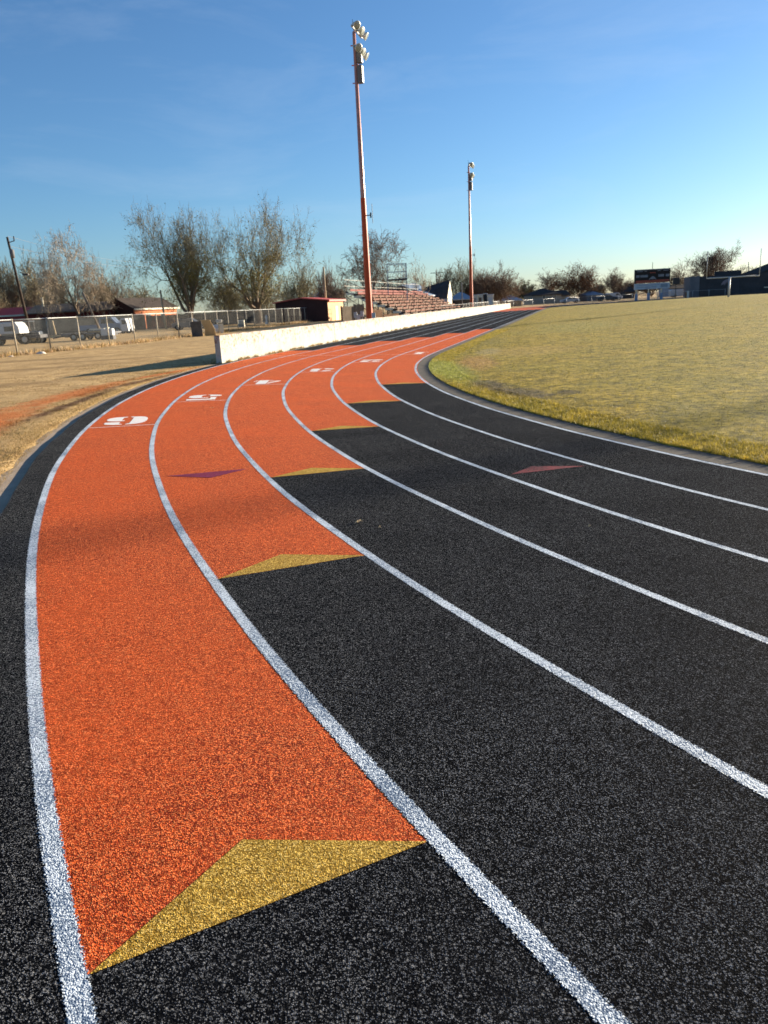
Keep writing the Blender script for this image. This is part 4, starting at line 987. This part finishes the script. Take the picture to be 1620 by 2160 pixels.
# ------------------------------------------------------------------ goal post
D = 112; g0 = Vector((*at(1538, D), .45)); t_ = thing('goal_post', g0, 'grey white football goal post standing before the slate building', 'goal post')
zc = zat(1540, 584.5, D); wx = (1597 - 1492) / 2 * D / F; gu = Vector((1, -.06, 0)).normalized()
MB().tube(g0 - Vector((0, 0, .3)), g0 + Vector((0, 0, zc - .45)), .15, .14, 12).build('base_post', M['goal'], t_, True)
gc = g0 + Vector((.45, 0, zc - .45)); gl, gr_ = gc - gu * wx, gc + gu * wx
gl.z -= .0; MB().tube(gl, gr_, .085, n=10).build('crossbar', M['goal'], t_, True)
for q in (gl, gr_): MB().tube(q, q + Vector((0, 0, 3.6)), .05, .045, 8).build('upright', M['goal'], t_, True)

# ------------------------------------------------------------------ scoreboard
D = 160; sxl, sxr = at(1337.5, D)[0], at(1411.5, D)[0]; zb, ztp = zat(1375, 609.5, D), zat(1375, 567.5, D); W_ = sxr - sxl; Hh = ztp - zb; yb = D
t_ = thing('scoreboard', ((sxl + sxr) / 2, D, .12), 'black electronic scoreboard with white lower advert panel on posts', 'scoreboard')
def sb(x0, x1, z0, z1, m, nm='panel', dy=0.0, th_=.25, par=None):
    return MB().box((sxl + W_ * (x0 + x1) / 2, yb - dy, zb + Hh * (z0 + z1) / 2), (W_ * (x1 - x0), th_, Hh * (z1 - z0))).build(nm, M[m], par or t_)
face = sb(0, 1, .32, 1, 'boardblack', 'score_panel', 0, .5)
sb(0, 1, 0, .29, 'boardwhite', 'advert_panel', 0, .4)
sb(.03, .97, .33, .45, 'boardred', 'name_panel', .27, .04)
sb(.0, 1, .955, 1.0, 'boarddigit', 'top_trim', .27, .04)
for x0, x1 in ((.03, .13), (.15, .36), (.66, .82), (.87, .97)): sb(x0, x1, .60, .72, 'boarddigit', 'digit_panel', .27, .04)
for x0, x1 in ((.06, .22), (.27, .33), (.64, .72), (.80, .94)): sb(x0, x1, .885, .925, 'boarddigit', 'caption', .27, .04)
sb(.42, .58, .80, .84, 'boardred', 'caption', .27, .04)
em = MB(); cx0 = sxl + W_ * .5; cz0 = zb + Hh * .53
em.extr([(-.8, -.25), (-.5, .1), (-.15, .38), (.1, .42), (.45, .2), (.8, -.25), (.3, -.1), (0, -.16), (-.35, -.08)], Vector((cx0, yb - .32, cz0)), (1, 0, 0), (0, 0, 1), (0, .04, 0)); em.build('emblem', M['boarddigit'], t_)
am = MB()
for k, (x0, x1, z) in enumerate(((.08, .7, .20), (.06, .62, .11), (.30, .44, .05))): am.box((sxl + W_ * (x0 + x1) / 2, yb - .215, zb + Hh * z), (W_ * (x1 - x0), .02, .10))
am.build('caption', M['pad'], t_)
sb(.74, .94, .06, .23, 'greymetal', 'caption', .215, .02)
for i, x0 in enumerate((.08, .43, .80)):
    px_ = sxl + W_ * x0
    lg = MB().box((px_, yb + .35, (zb + .1) / 2 + .5), (.22, .22, zb + 1.4)).build('leg', M['cream'], t_)
    MB().box((px_, yb + .35, .75), (.50, .50, 1.35)).build('pad', M['pad'], lg, bevel=.05)
lm = MB().beam((sxl + W_ * .66, yb + .4, zb), (sxl + W_ * .71, yb + .4, .15), .14, .14).build('brace', M['cream'], t_)
MB().tube((sxl + W_ * .5, yb, ztp), (sxl + W_ * .5, yb, ztp + 1.3), .05, n=6).build('antenna', M['darksteel'], t_)
# dark box on a post right of it
D = 150; c = at(1425.5, D); t_ = thing('speaker_box', (*c, .12), 'dark box on a slim post right of the scoreboard', 'speaker')
z0, z1 = zat(1425, 600, D), zat(1425, 586, D)
MB().box((c[0], c[1], (z0 + z1) / 2), (1.1, .7, z1 - z0)).build('cabinet', M['darksteel'], t_, bevel=.04)
MB().box((c[0], c[1] - .36, (z0 + z1) / 2), (.9, .03, (z1 - z0) * .8)).build('grille', M['slate'], t_)
MB().tube((c[0], c[1], .0), (c[0], c[1], z0), .07, n=8).build('post', M['darksteel'], t_)
# marker by the field house
D = 140; c = at(1450, D); t_ = thing('field_marker', (*c, .3), 'white and brown marker at the left corner of the slate building', 'marker')
MB().box((c[0] + .12, c[1], .95), (.34, .2, 1.2)).build('white_pad', M['whitepaint'], t_, bevel=.04); MB().box((c[0] - .22, c[1], .8), (.22, .2, .9)).build('brown_pad', M['woodbrown'], t_, bevel=.03)

# ------------------------------------------------------------------ poles, wires
def upole(p0, p1, r0, r1, m, label, arm=None, extra=None, name='utility_pole', cat='utility pole'):
    t_ = thing(name, p0, label, cat); MB().tube(p0, p1, r0, r1, 10).build('pole', M[m], t_, True)
    if arm:
        q = Vector(p1) - Vector((0, 0, arm[1])); MB().beam(q - Vector((arm[0], 0, 0)), q + Vector((arm[0], 0, 0)), .1, .12).build('crossarm', M['poledark'], t_)
    return t_
D = 92; q0 = (*at(62, D), .1); q1 = at(15, D, 500)
t_ = upole(q0, q1, .17, .12, 'poledark', 'dark leaning utility pole with transformer at the left')
c = at(29, D, 535); MB().lathe((c[0] - .05, c[1] - .3, c[2] - .5), (0, 0, 1), [(0, 0), (0, .24), (.9, .26), (.95, .1), (1.05, 0)], 12).build('transformer', M['greyblock'], t_, True)
c2 = at(54, D, 579); MB().beam(at(42, D, 574), c2, .06, .06).build('lamp_arm', M['darksteel'], t_); MB().box(c2, (.7, .3, .2)).build('street_lamp_head', M['darksteel'], t_, bevel=.05)
mb = MB(); e1, e2 = at(17, D, 512), at(30, D, 508); mb.beam(e1, e2, .08, .08); mb.tube(e2, (e2[0], e2[1], e2[2] + .5), .06, n=6); mb.build('insulator_bracket', M['poledark'], t_)
def cable(p, q, sag, label, r=.018):
    mb = MB(); P = [Vector(p).lerp(Vector(q), k / 16) - Vector((0, 0, sag * 4 * (k / 16) * (1 - k / 16))) for k in range(17)]
    for a, b in zip(P[:-1], P[1:]): mb.tube(a, b, r, n=5, caps=False)
    tag(mb.build('power_line', M['greyblock'], None), label, 'power line', 'power lines at the left')
cable(at(16, D, 498), at(330, 190, 552), 1.0, 'upper thin power line running right from the leaning utility pole')
cable(at(24, D, 520), at(330, 190, 560), 1.0, 'lower thin power line running right from the leaning utility pole')
upole((*at(213, 84), .1), at(174, 84, 616), .13, .10, 'wood', 'leaning grey wooden pole in front of the rounded bare tree')
upole((*at(348, 114), .1), at(338, 114, 612), .17, .12, 'poletan', 'bleached wooden pole before the orange brick house')
upole((*at(689, 116), .1), at(682, 116, 563), .17, .12, 'poletan', 'bleached wooden pole rising above the peach shed')
upole((*at(115, 92), .1), at(110, 92, 676), .09, .08, 'poletan', 'short pale leaning post left of the flatbed trailer', name='short_post', cat='post')
upole((*at(277, 88), .1), at(270, 88, 668), .05, .04, 'wood', 'thin forked sapling stake right of the pickup truck', name='stake', cat='stake')
upole((*at(921, 190), .1), at(920, 190, 571), .16, .11, 'poledark', 'distant utility pole with crossarm above the dark gabled house', arm=(1.4, .5))
upole((*at(912, 160), .1), at(910, 160, 595), .10, .08, 'greyblock', 'short distant pole left of the distant crossarm pole', name='distant_pole')
upole((*at(975, 140), .1), at(974, 140, 596), .10, .08, 'greyblock', 'thin grey pole left of the farther floodlight pole', name='distant_pole')
upole((*at(1580, 190), .1), at(1579, 190, 553), .10, .08, 'greyblock', 'thin distant pole behind the goal post', name='distant_pole')

# ------------------------------------------------------------------ vehicles and yard clutter
def wheel(par, x, y, r, w=.22, z=.15, rim='rim'):
    o = MB().lathe((x, y - w / 2, z + r), (0, 1, 0), [(0, r * .6), (0, r * .95), (.02, r), (w - .02, r), (w, r * .95), (w, r * .6)], 18).build('wheel', M['tyre'], par, True)
    MB().lathe((x, y - w / 2 + .02, z + r), (0, 1, 0), [(.03, r * .62), (0, r * .45), (.01, r * .12), (-.02, 0)], 14).build('rim', M[rim], o, True)
def car(px, D, L, label, m, kind='car', face=1, roof=None, cabm=None, name='parked_car', group=None, h=1.5):
    x, y = at(px, D); t_ = thing(name, (x, y, .15), label, 'car' if kind == 'car' else 'pickup truck', group); s_ = L / 4.6; f = face
    z = .15
    if kind == 'car': prof = [(-2.3, .35), (-2.25, .85), (-1.7, .98), (-1.15, 1.42), (.35, 1.45), (1.05, .98), (2.0, .88), (2.28, .66), (2.3, .35)]; glass = [(-1.45, 1.0), (-1.05, 1.36), (.3, 1.38), (.88, 1.0)]
    elif kind == 'van': prof = [(-2.3, .35), (-2.3, 1.7), (-2.1, 1.85), (1.1, 1.85), (1.7, 1.15), (2.2, 1.0), (2.3, .35)]; glass = [(.3, 1.15), (.3, 1.65), (1.05, 1.7), (1.5, 1.15)]
    else: prof = [(-2.4, .5), (-2.4, 1.05), (-.35, 1.05), (-.25, 1.75), (.95, 1.78), (1.45, 1.15), (2.3, 1.05), (2.4, .5)]; glass = [(-.15, 1.15), (-.12, 1.65), (.85, 1.68), (1.25, 1.15)]
    MB().extr([(f * a * s_, b * h / 1.5) for a, b in prof], (x, y, z - .05), (1, 0, 0), (0, 0, 1), (0, 1.75, 0)).build('body', M[m], t_, bevel=.06)
    MB().extr([(f * a * s_, b * h / 1.5) for a, b in glass], (x, y - .015, z - .05), (1, 0, 0), (0, 0, 1), (0, .04, 0)).build('window', M['glass'], t_)
    MB().box((x + f * 2.2 * s_, y + .3, z + .72 * h / 1.5), (.2, .4, .16)).build('headlight', M['whitepaint'], t_)
    for a in (-1.45, 1.4):
        for yy in (.1, 1.65): wheel(t_, x + f * a * s_, y + yy, .34 * h / 1.5)
    return t_
car(215, 98, 5.6, 'silver blue pickup truck parked behind the flatbed trailer', 'silverblue', 'pickup', 1, name='pickup_truck', h=1.75)
x, y = at(258, 96); t_ = thing('van', (x, y, .15), 'white van end with dark window beside the silver blue pickup truck', 'van')
MB().extr([(-.3, .3), (-.4, 1.6), (-.2, 1.85), (.35, 1.85), (.55, 1.2), (.65, .3)], (x, y, .1), (1, 0, 0), (0, 0, 1), (0, 2.6, 0)).build('body', M['carwhite'], t_, bevel=.08)
MB().extr([(-.15, 1.15), (-.12, 1.65), (.28, 1.65), (.42, 1.15)], (x, y - .02, .1), (1, 0, 0), (0, 0, 1), (0, .04, 0)).build('window', M['glass'], t_)
for yy in (.4, 2.2):
    for xx in (-.2, .5): wheel(t_, x + xx, y + yy, .30)
car(395, 100, 4.3, 'dark car with pale roof glare parked behind the grey sheet', 'cardark', 'car', 1)
car(1204, 186, 4.4, 'white car parked near the rusty leaved tree', 'carwhite', 'car', -1, h=1.5)
car(1283, 190, 5.0, 'dark car with white nose parked left of the scoreboard', 'cardark', 'car', 1, h=1.6)
car(1297, 205, 4.2, 'white van parked just right of the dark car near the scoreboard', 'carwhite', 'van', 1, h=1.5, name='parked_van')
car(1440, 190, 5.5, 'white car parked between scoreboard and slate building', 'carwhite', 'van', 1, h=1.5)
# flatbed trailer with boxes
D = 72; x, y = at(182, D); t_ = thing('flatbed_trailer', (x, y, .15), 'low dark flatbed trailer behind the chain link fence', 'trailer')
MB().box((x, y + .9, .72), (4.9, 1.9, .14)).build('deck', M['greyblock'], t_); MB().box((x, y + .9, .55), (4.4, 1.5, .16)).build('chassis', M['darksteel'], t_)
for a in (-1.3, -.5, .9):
    for yy in (-.05, 1.85): wheel(t_, x + a, y + yy, .33)
MB().beam((x - 2.45, y + .9, .6), (x - 3.6, y + .9, .45), .12, .12).build('drawbar', M['darksteel'], t_)
mb = MB(); 
for sgn in (0, 1.85): mb.beam((x - 2.4, y + sgn, .95), (x + 2.4, y + sgn, .95), .05, .05)
for a in (-2.4, -1.2, 0, 1.2, 2.4): mb.beam((x + a, y, .7), (x + a, y, .97), .05, .05)
mb.build('side_rail', M['darksteel'], t_)
x1, y1 = at(198, D); t2 = thing('lumber_stack', (x1, y1 + .5, .80), 'pale stack of boards lying on the flatbed trailer', 'lumber')
for k in range(3): MB().box((x1 + .05 * k, y1 + .5, .84 + .11 * k), (1.75 - .2 * k, .7, .09)).build('board', M['plywood'] if k < 1 else M['cream'], t2)
x1, y1 = at(224, D - 1.5); t2 = thing('white_tank', (x1, y1, .42), 'white rectangular tank at the right end of the flatbed trailer', 'tank')
MB().box((x1, y1, .78), (1.05, .7, .62)).build('body', M['whitepaint'], t2, bevel=.08); MB().lathe((x1, y1, 1.09), (0, 0, 1), [(0, .18), (.1, .18), (.12, 0)], 12).build('cap', M['cream'], t2); MB().box((x1, y1, .30), (1.1, .8, .36)).build('stand', M['darksteel'], t2)
# truck and tractor at the left edge
D = 68; x, y = at(10, D); t_ = thing('work_truck', (x, y, .15), 'white bodied work truck on a dark chassis cut by the left edge', 'truck')
MB().extr([(-2.2, .95), (-2.2, 1.75), (-1.6, 1.95), (.9, 1.95), (1.15, 1.5), (1.2, .95)], (x, y, .12), (1, 0, 0), (0, 0, 1), (0, 1.9, 0)).build('body', M['whitepaint'], t_, bevel=.08)
MB().box((x + .2, y + .95, .78), (5.2, 1.5, .28)).build('chassis', M['darksteel'], t_)
MB().extr([(-.1, 1.2), (-.1, 1.6), (.7, 1.6), (.85, 1.2)], (x, y - .02, .12), (1, 0, 0), (0, 0, 1), (0, .04, 0)).build('window', M['glass'], t_)
for a in (-1.4, 1.5):
    for yy in (.1, 1.8): wheel(t_, x + a, y + yy, .42)
D = 70; x, y = at(58, D); t_ = thing('tractor', (x, y, .15), 'dark old tractor with pale wheel hubs right of the work truck', 'tractor')
MB().extr([(-1.0, .7), (-1.0, 1.5), (-.75, 1.55), (-.6, 1.1), (.9, 1.05), (.95, .6)], (x, y, .12), (1, 0, 0), (0, 0, 1), (0, .8, 0)).build('body', M['cardark'], t_, bevel=.05)
MB().box((x - .4, y + .4, 2.08), (1.3, 1.2, .08)).build('canopy', M['cardark'], t_)
mb = MB(); [mb.beam((x + a, y + b, 1.3), (x + a, y + b, 2.05), .06, .06) for a in (-.9, .15) for b in (-.1, .9)]; mb.build('canopy_post', M['darksteel'], t_)
wheel(t_, x - .55, y - .1, .52, .3); wheel(t_, x - .55, y + .9, .52, .3); wheel(t_, x + .75, y - .05, .36, .2); wheel(t_, x + .75, y + .85, .36, .2)
# leaning sheets and boxes
D = 62; x, y = at(409, D); t_ = thing('grey_sheet', (x, y, .15), 'dark grey metal sheet leaning on the chain link fence', 'sheet')
MB().extr([(-.45, 0), (.42, 0), (.45, 1.25), (-.40, 1.2)], (x, y + .6, .12), (1, 0, 0), (0, -.25, 1), (0, .05, 0)).build('panel', M['greybox'], t_)
x, y = at(434, D + 1); t_ = thing('plywood_sheet', (x, y, .15), 'warped tan plywood sheet leaning beside the grey sheet', 'sheet')
MB().extr([(-.35, 0), (.55, 0), (.5, .55), (.2, 1.28), (-.55, 1.30), (-.30, .6)], (x, y + .6, .12), (1, 0, 0), (0, -.2, 1), (0, .04, 0)).build('panel', M['plywood'], t_)
x, y = at(457, 70); t_ = thing('white_drum_pile', (x, y, .15), 'pale cluttered pile right of the plywood sheet', 'pile')
MB().lathe((x - .2, y, .12), (0, 0, 1), [(0, 0), (0, .25), (.8, .25), (.82, 0)], 12).build('drum', M['whitepaint'], t_, True); MB().box((x + .25, y + .2, .55), (.35, .4, .85), rot=.3).build('crate', M['cream'], t_); MB().box((x + .05, y + .5, 1.2), (.5, .3, .3), rot=.5).build('bundle', M['rim'], t_, bevel=.05)
x, y = at(507.5, 84); t_ = thing('utility_cabinet', (x, y, .15), 'beige utility cabinet behind the chain link fence', 'cabinet')
MB().box((x, y, .62), (.62, .5, .95)).build('body', M['cream'], t_, bevel=.03); MB().box((x, y - .26, .62), (.5, .02, .8)).build('door', M['beige'], t_)
x, y = at(561, 112); t_ = thing('garden_ornament', (x, y, .15), 'small white garden figure base behind the fence right of the forked tree', 'ornament')
MB().lathe((x, y, .12), (0, 0, 1), [(0, 0), (0, .28), (.15, .25), (.4, .12), (.7, .16), (.95, .22), (1.2, .10), (1.3, 0)], 12).build('body', M['whitepaint'], t_, True)
for i, (px, hh) in enumerate(((749, 1.3), (755, 1.1), (763, 1.35), (787, 1.2))):
    D = 60 if i < 3 else 58; x, y = at(px, D); t_ = thing('meter_box', (x, y, .15), ['leftmost small grey meter box by the red floodlight pole', 'second small grey meter box left of the red floodlight pole', 'taller grey meter box touching the red floodlight pole', 'white meter box on the right foot of the red floodlight pole'][i], 'meter box', 'meter boxes at the red floodlight pole')
    MB().beam((x, y, .1), (x, y, hh), .06, .06).build('post', M['galv'], t_); MB().box((x, y - .06, hh - .1), (.26, .14, .42)).build('box', M['whitepaint'] if i % 2 else M['galv'], t_, bevel=.02)
# stones and litter in the grass
def lump(x, y, z, s, m, label, nm, cat, seed):
    rr = random.Random(seed); mb = MB(); n = 8
    prof = []
    mb.v.append((x, y, z + s * .6))
    for j in range(1, 4):
        for k in range(n):
            a = 2 * math.pi * k / n; r_ = s * (.45, .8, .9)[j - 1] * rr.uniform(.8, 1.2); mb.v.append((x + r_ * math.cos(a) * 1.4, y + r_ * math.sin(a), z + s * (.5, .25, -.05)[j - 1]))
    for k in range(n): mb.f.append((0, 1 + k, 1 + (k + 1) % n))
    for j in range(2):
        for k in range(n): mb.f.append((1 + j * n + k, 1 + (j + 1) * n + k, 1 + (j + 1) * n + (k + 1) % n, 1 + j * n + (k + 1) % n))
    tag(mb.build(nm, M[m], None, True), label, cat)
x, y = at(77, 43.6); lump(x, y, .15, .26, 'rock', 'pale rock in the grass at the foot of the chain link fence', 'rock', 'rock', 1)
x, y = at(12, 42); lump(x, y, .15, .13, 'rock', 'tiny pale stone at the left edge by the fence foot', 'rock', 'rock', 2)
x, y = at(121, 47.5); lump(x, y, .15, .15, 'rock', 'small pale stone between two fence posts', 'rock', 'rock', 3)
def straw(x, y, s, label, seed, n=5):
    a, o = coords(x, y); z = zt(o) + .006; rr = random.Random(seed); mb = MB()
    for k in range(n):
        an = rr.uniform(0, 6.28); l = s * rr.uniform(.5, 1); p = Vector((x, y, z)); q = p + Vector((math.cos(an) * l, math.sin(an) * l, rr.uniform(0, .012))); m_ = p.lerp(q, .5) + Vector((0, 0, .008)); mb.tube(p, m_, .003, .0035, 5); mb.tube(m_, q, .0035, .0015, 5)
    tag(mb.build('dry_stalk', M['straw'], None), label, 'dry stalk')
straw(-.21, 5.8, .045, 'pale forked dry stalk lying on the black lane', 1, 6)
straw(-.05, 5.62, .025, 'shorter dry stalk right of the forked one on the black lane', 2, 2)
straw(1.52, 5.48, .012, 'tiny pale crumb on the black lane between two white lines', 3, 3)
straw(-3.0, 13.9, .05, 'small pale stalk lying on the orange lane five', 5, 3)

# crumbs of soil and gravel on the bare verge
rc = random.Random(31); cm = MB()
for k in range(900):
    a = rc.uniform(-30, -3); o = 6.95 + abs(rc.gauss(0, 1)) * 1.1; p, nn = station(a); q = p + o * nn; r_ = rc.uniform(.006, .02) * (1.6 if rc.random() < .06 else 1); z = zground(o) + r_ * .3
    i0 = len(cm.v); an = rc.uniform(0, 3)
    cm.v += [(q[0] + r_ * math.cos(an), q[1] + r_ * math.sin(an), z), (q[0] - r_ * math.sin(an), q[1] + r_ * math.cos(an), z), (q[0] - r_ * math.cos(an) * .8, q[1] - r_ * math.sin(an), z), (q[0] + r_ * math.sin(an), q[1] - r_ * math.cos(an) * .9, z), (q[0], q[1], z + r_ * .7), (q[0], q[1], z - r_)]
    cm.f += [(i0, i0 + 1, i0 + 4), (i0 + 1, i0 + 2, i0 + 4), (i0 + 2, i0 + 3, i0 + 4), (i0 + 3, i0, i0 + 4), (i0 + 1, i0, i0 + 5), (i0 + 2, i0 + 1, i0 + 5), (i0 + 3, i0 + 2, i0 + 5), (i0, i0 + 3, i0 + 5)]
tag(cm.build('gravel', M['dead']), 'crumbs of soil and gravel scattered beside the outer kerb', 'gravel', kind='stuff')
pts = []; rsw = np.random.RandomState(18)
for k in range(5200):
    a = -3.8 + rsw.rand() ** 1.5 * 60
    if math.sin(a * 2.3) + math.sin(a * 5.1) + rsw.rand() < .4: continue
    q = CC + a * SU + (R0 + WO - abs(rsw.normal(0, .035))) * NU; pts.append((q[0], q[1], .165))
for k in range(5000):
    a = -3.9 + rsw.rand() * 40; q = CC + a * SU + (R0 + WO + .2 + abs(rsw.normal(0, .25))) * NU; pts.append((q[0], q[1], .15))
blades('wall_weeds', M['deadblade'], pts, .03, .16, .008, .6, 19, 'thin dry weeds growing along the foot of the low white wall', 0.0, .6)
# weeds along the fence foot
pts = []; rsw = np.random.RandomState(8)
for (a, b) in zip(fp[:-1], fp[1:]):
    n = int(900 * math.hypot(b[0] - a[0], b[1] - a[1]) / 6)
    for k in range(n):
        t0 = rsw.rand(); x = a[0] + (b[0] - a[0]) * t0 + rsw.normal(0, .35) ; y = a[1] + (b[1] - a[1]) * t0 + rsw.normal(0, .35); pts.append((x, y, .15))
blades('dry_weeds', M['deadblade'], pts, .08, .38, .012, .5, 12, 'tall dry weeds along the foot of the chain link fence')

# ------------------------------------------------------------------ light, sky, camera
SUN_AZ, SUN_EL = R(55.5), R(10.3)      # azimuth from +Y towards +X
sun = bpy.data.lights.new('Sun', 'SUN'); sun.energy = 5.0; sun.angle = R(.55); sun.color = (1.0, .86, .66)
so = bpy.data.objects.new('Sun', sun); COL.objects.link(so)
d = Vector((-math.sin(SUN_AZ) * math.cos(SUN_EL), -math.cos(SUN_AZ) * math.cos(SUN_EL), -math.sin(SUN_EL)))
so.rotation_euler = d.to_track_quat('-Z', 'Y').to_euler(); so.location = (40, 30, 60)
w = bpy.data.worlds.new('World'); sc.world = w; w.use_nodes = True; nt = w.node_tree; nt.nodes.clear()
sky = nt.nodes.new('ShaderNodeTexSky'); sky.sky_type = 'NISHITA'; sky.sun_disc = False; sky.sun_elevation = SUN_EL; sky.sun_rotation = SUN_AZ
sky.air_density = 1.0; sky.dust_density = 0.45; sky.ozone_density = 4.7; sky.altitude = 350
bg = nt.nodes.new('ShaderNodeBackground'); out = nt.nodes.new('ShaderNodeOutputWorld')
# thin high cirrus, laid out by sky direction
tc = nt.nodes.new('ShaderNodeTexCoord'); mp = nt.nodes.new('ShaderNodeMapping'); mp.inputs['Scale'].default_value = (2.0, 2.0, 9.0); mp.inputs['Rotation'].default_value = (R(18), R(-14), R(20))
nz = nt.nodes.new('ShaderNodeTexNoise'); nz.inputs['Scale'].default_value = 1.6; nz.inputs['Detail'].default_value = 7; nz.inputs['Roughness'].default_value = .62; nz.inputs['Distortion'].default_value = .5
rp = nt.nodes.new('ShaderNodeValToRGB'); rp.color_ramp.elements[0].position = .50; rp.color_ramp.elements[0].color = (0, 0, 0, 1); rp.color_ramp.elements[1].position = .85; rp.color_ramp.elements[1].color = (.16, .16, .16, 1)
mx = nt.nodes.new('ShaderNodeMix'); mx.data_type = 'RGBA'; mx.inputs[7].default_value = (4.0, 4.6, 5.4, 1)
L = nt.links
L.new(tc.outputs['Generated'], mp.inputs[0]); L.new(mp.outputs[0], nz.inputs['Vector']); L.new(nz.outputs['Fac'], rp.inputs[0]); L.new(rp.outputs[0], mx.inputs[0]); L.new(sky.outputs[0], mx.inputs[6])
L.new(mx.outputs[2], bg.inputs[0]); bg.inputs[1].default_value = 0.0565; L.new(bg.outputs[0], out.inputs[0])

cam = bpy.data.cameras.new('Camera'); co = bpy.data.objects.new('Camera', cam); COL.objects.link(co); sc.camera = co
cam.sensor_fit = 'VERTICAL'; cam.sensor_height = 36.0; cam.sensor_width = 27.0; cam.lens = 27.0; cam.clip_start = .05; cam.clip_end = 6000
ex = Vector((1, 0, 0)); fw = Vector((0, cp, -sp)); up0 = Vector((0, sp, cp))
right = ex * cr + up0 * sr; up = ex * -sr + up0 * cr
co.matrix_world = Matrix(((right.x, up.x, -fw.x, 0), (right.y, up.y, -fw.y, 0), (right.z, up.z, -fw.z, CAM_H), (0, 0, 0, 1)))
cam.dof.use_dof = True; cam.dof.focus_distance = 3.6; cam.dof.aperture_fstop = 27.0 / 4.8
sc.render.engine = 'CYCLES'; sc.render.resolution_x = 768; sc.render.resolution_y = 1024
sc.view_settings.view_transform = 'Standard'; sc.view_settings.look = 'None'; sc.view_settings.exposure = 1.75; sc.view_settings.gamma = 1.0
try: sc.view_settings.use_curve_mapping = False
except Exception: pass
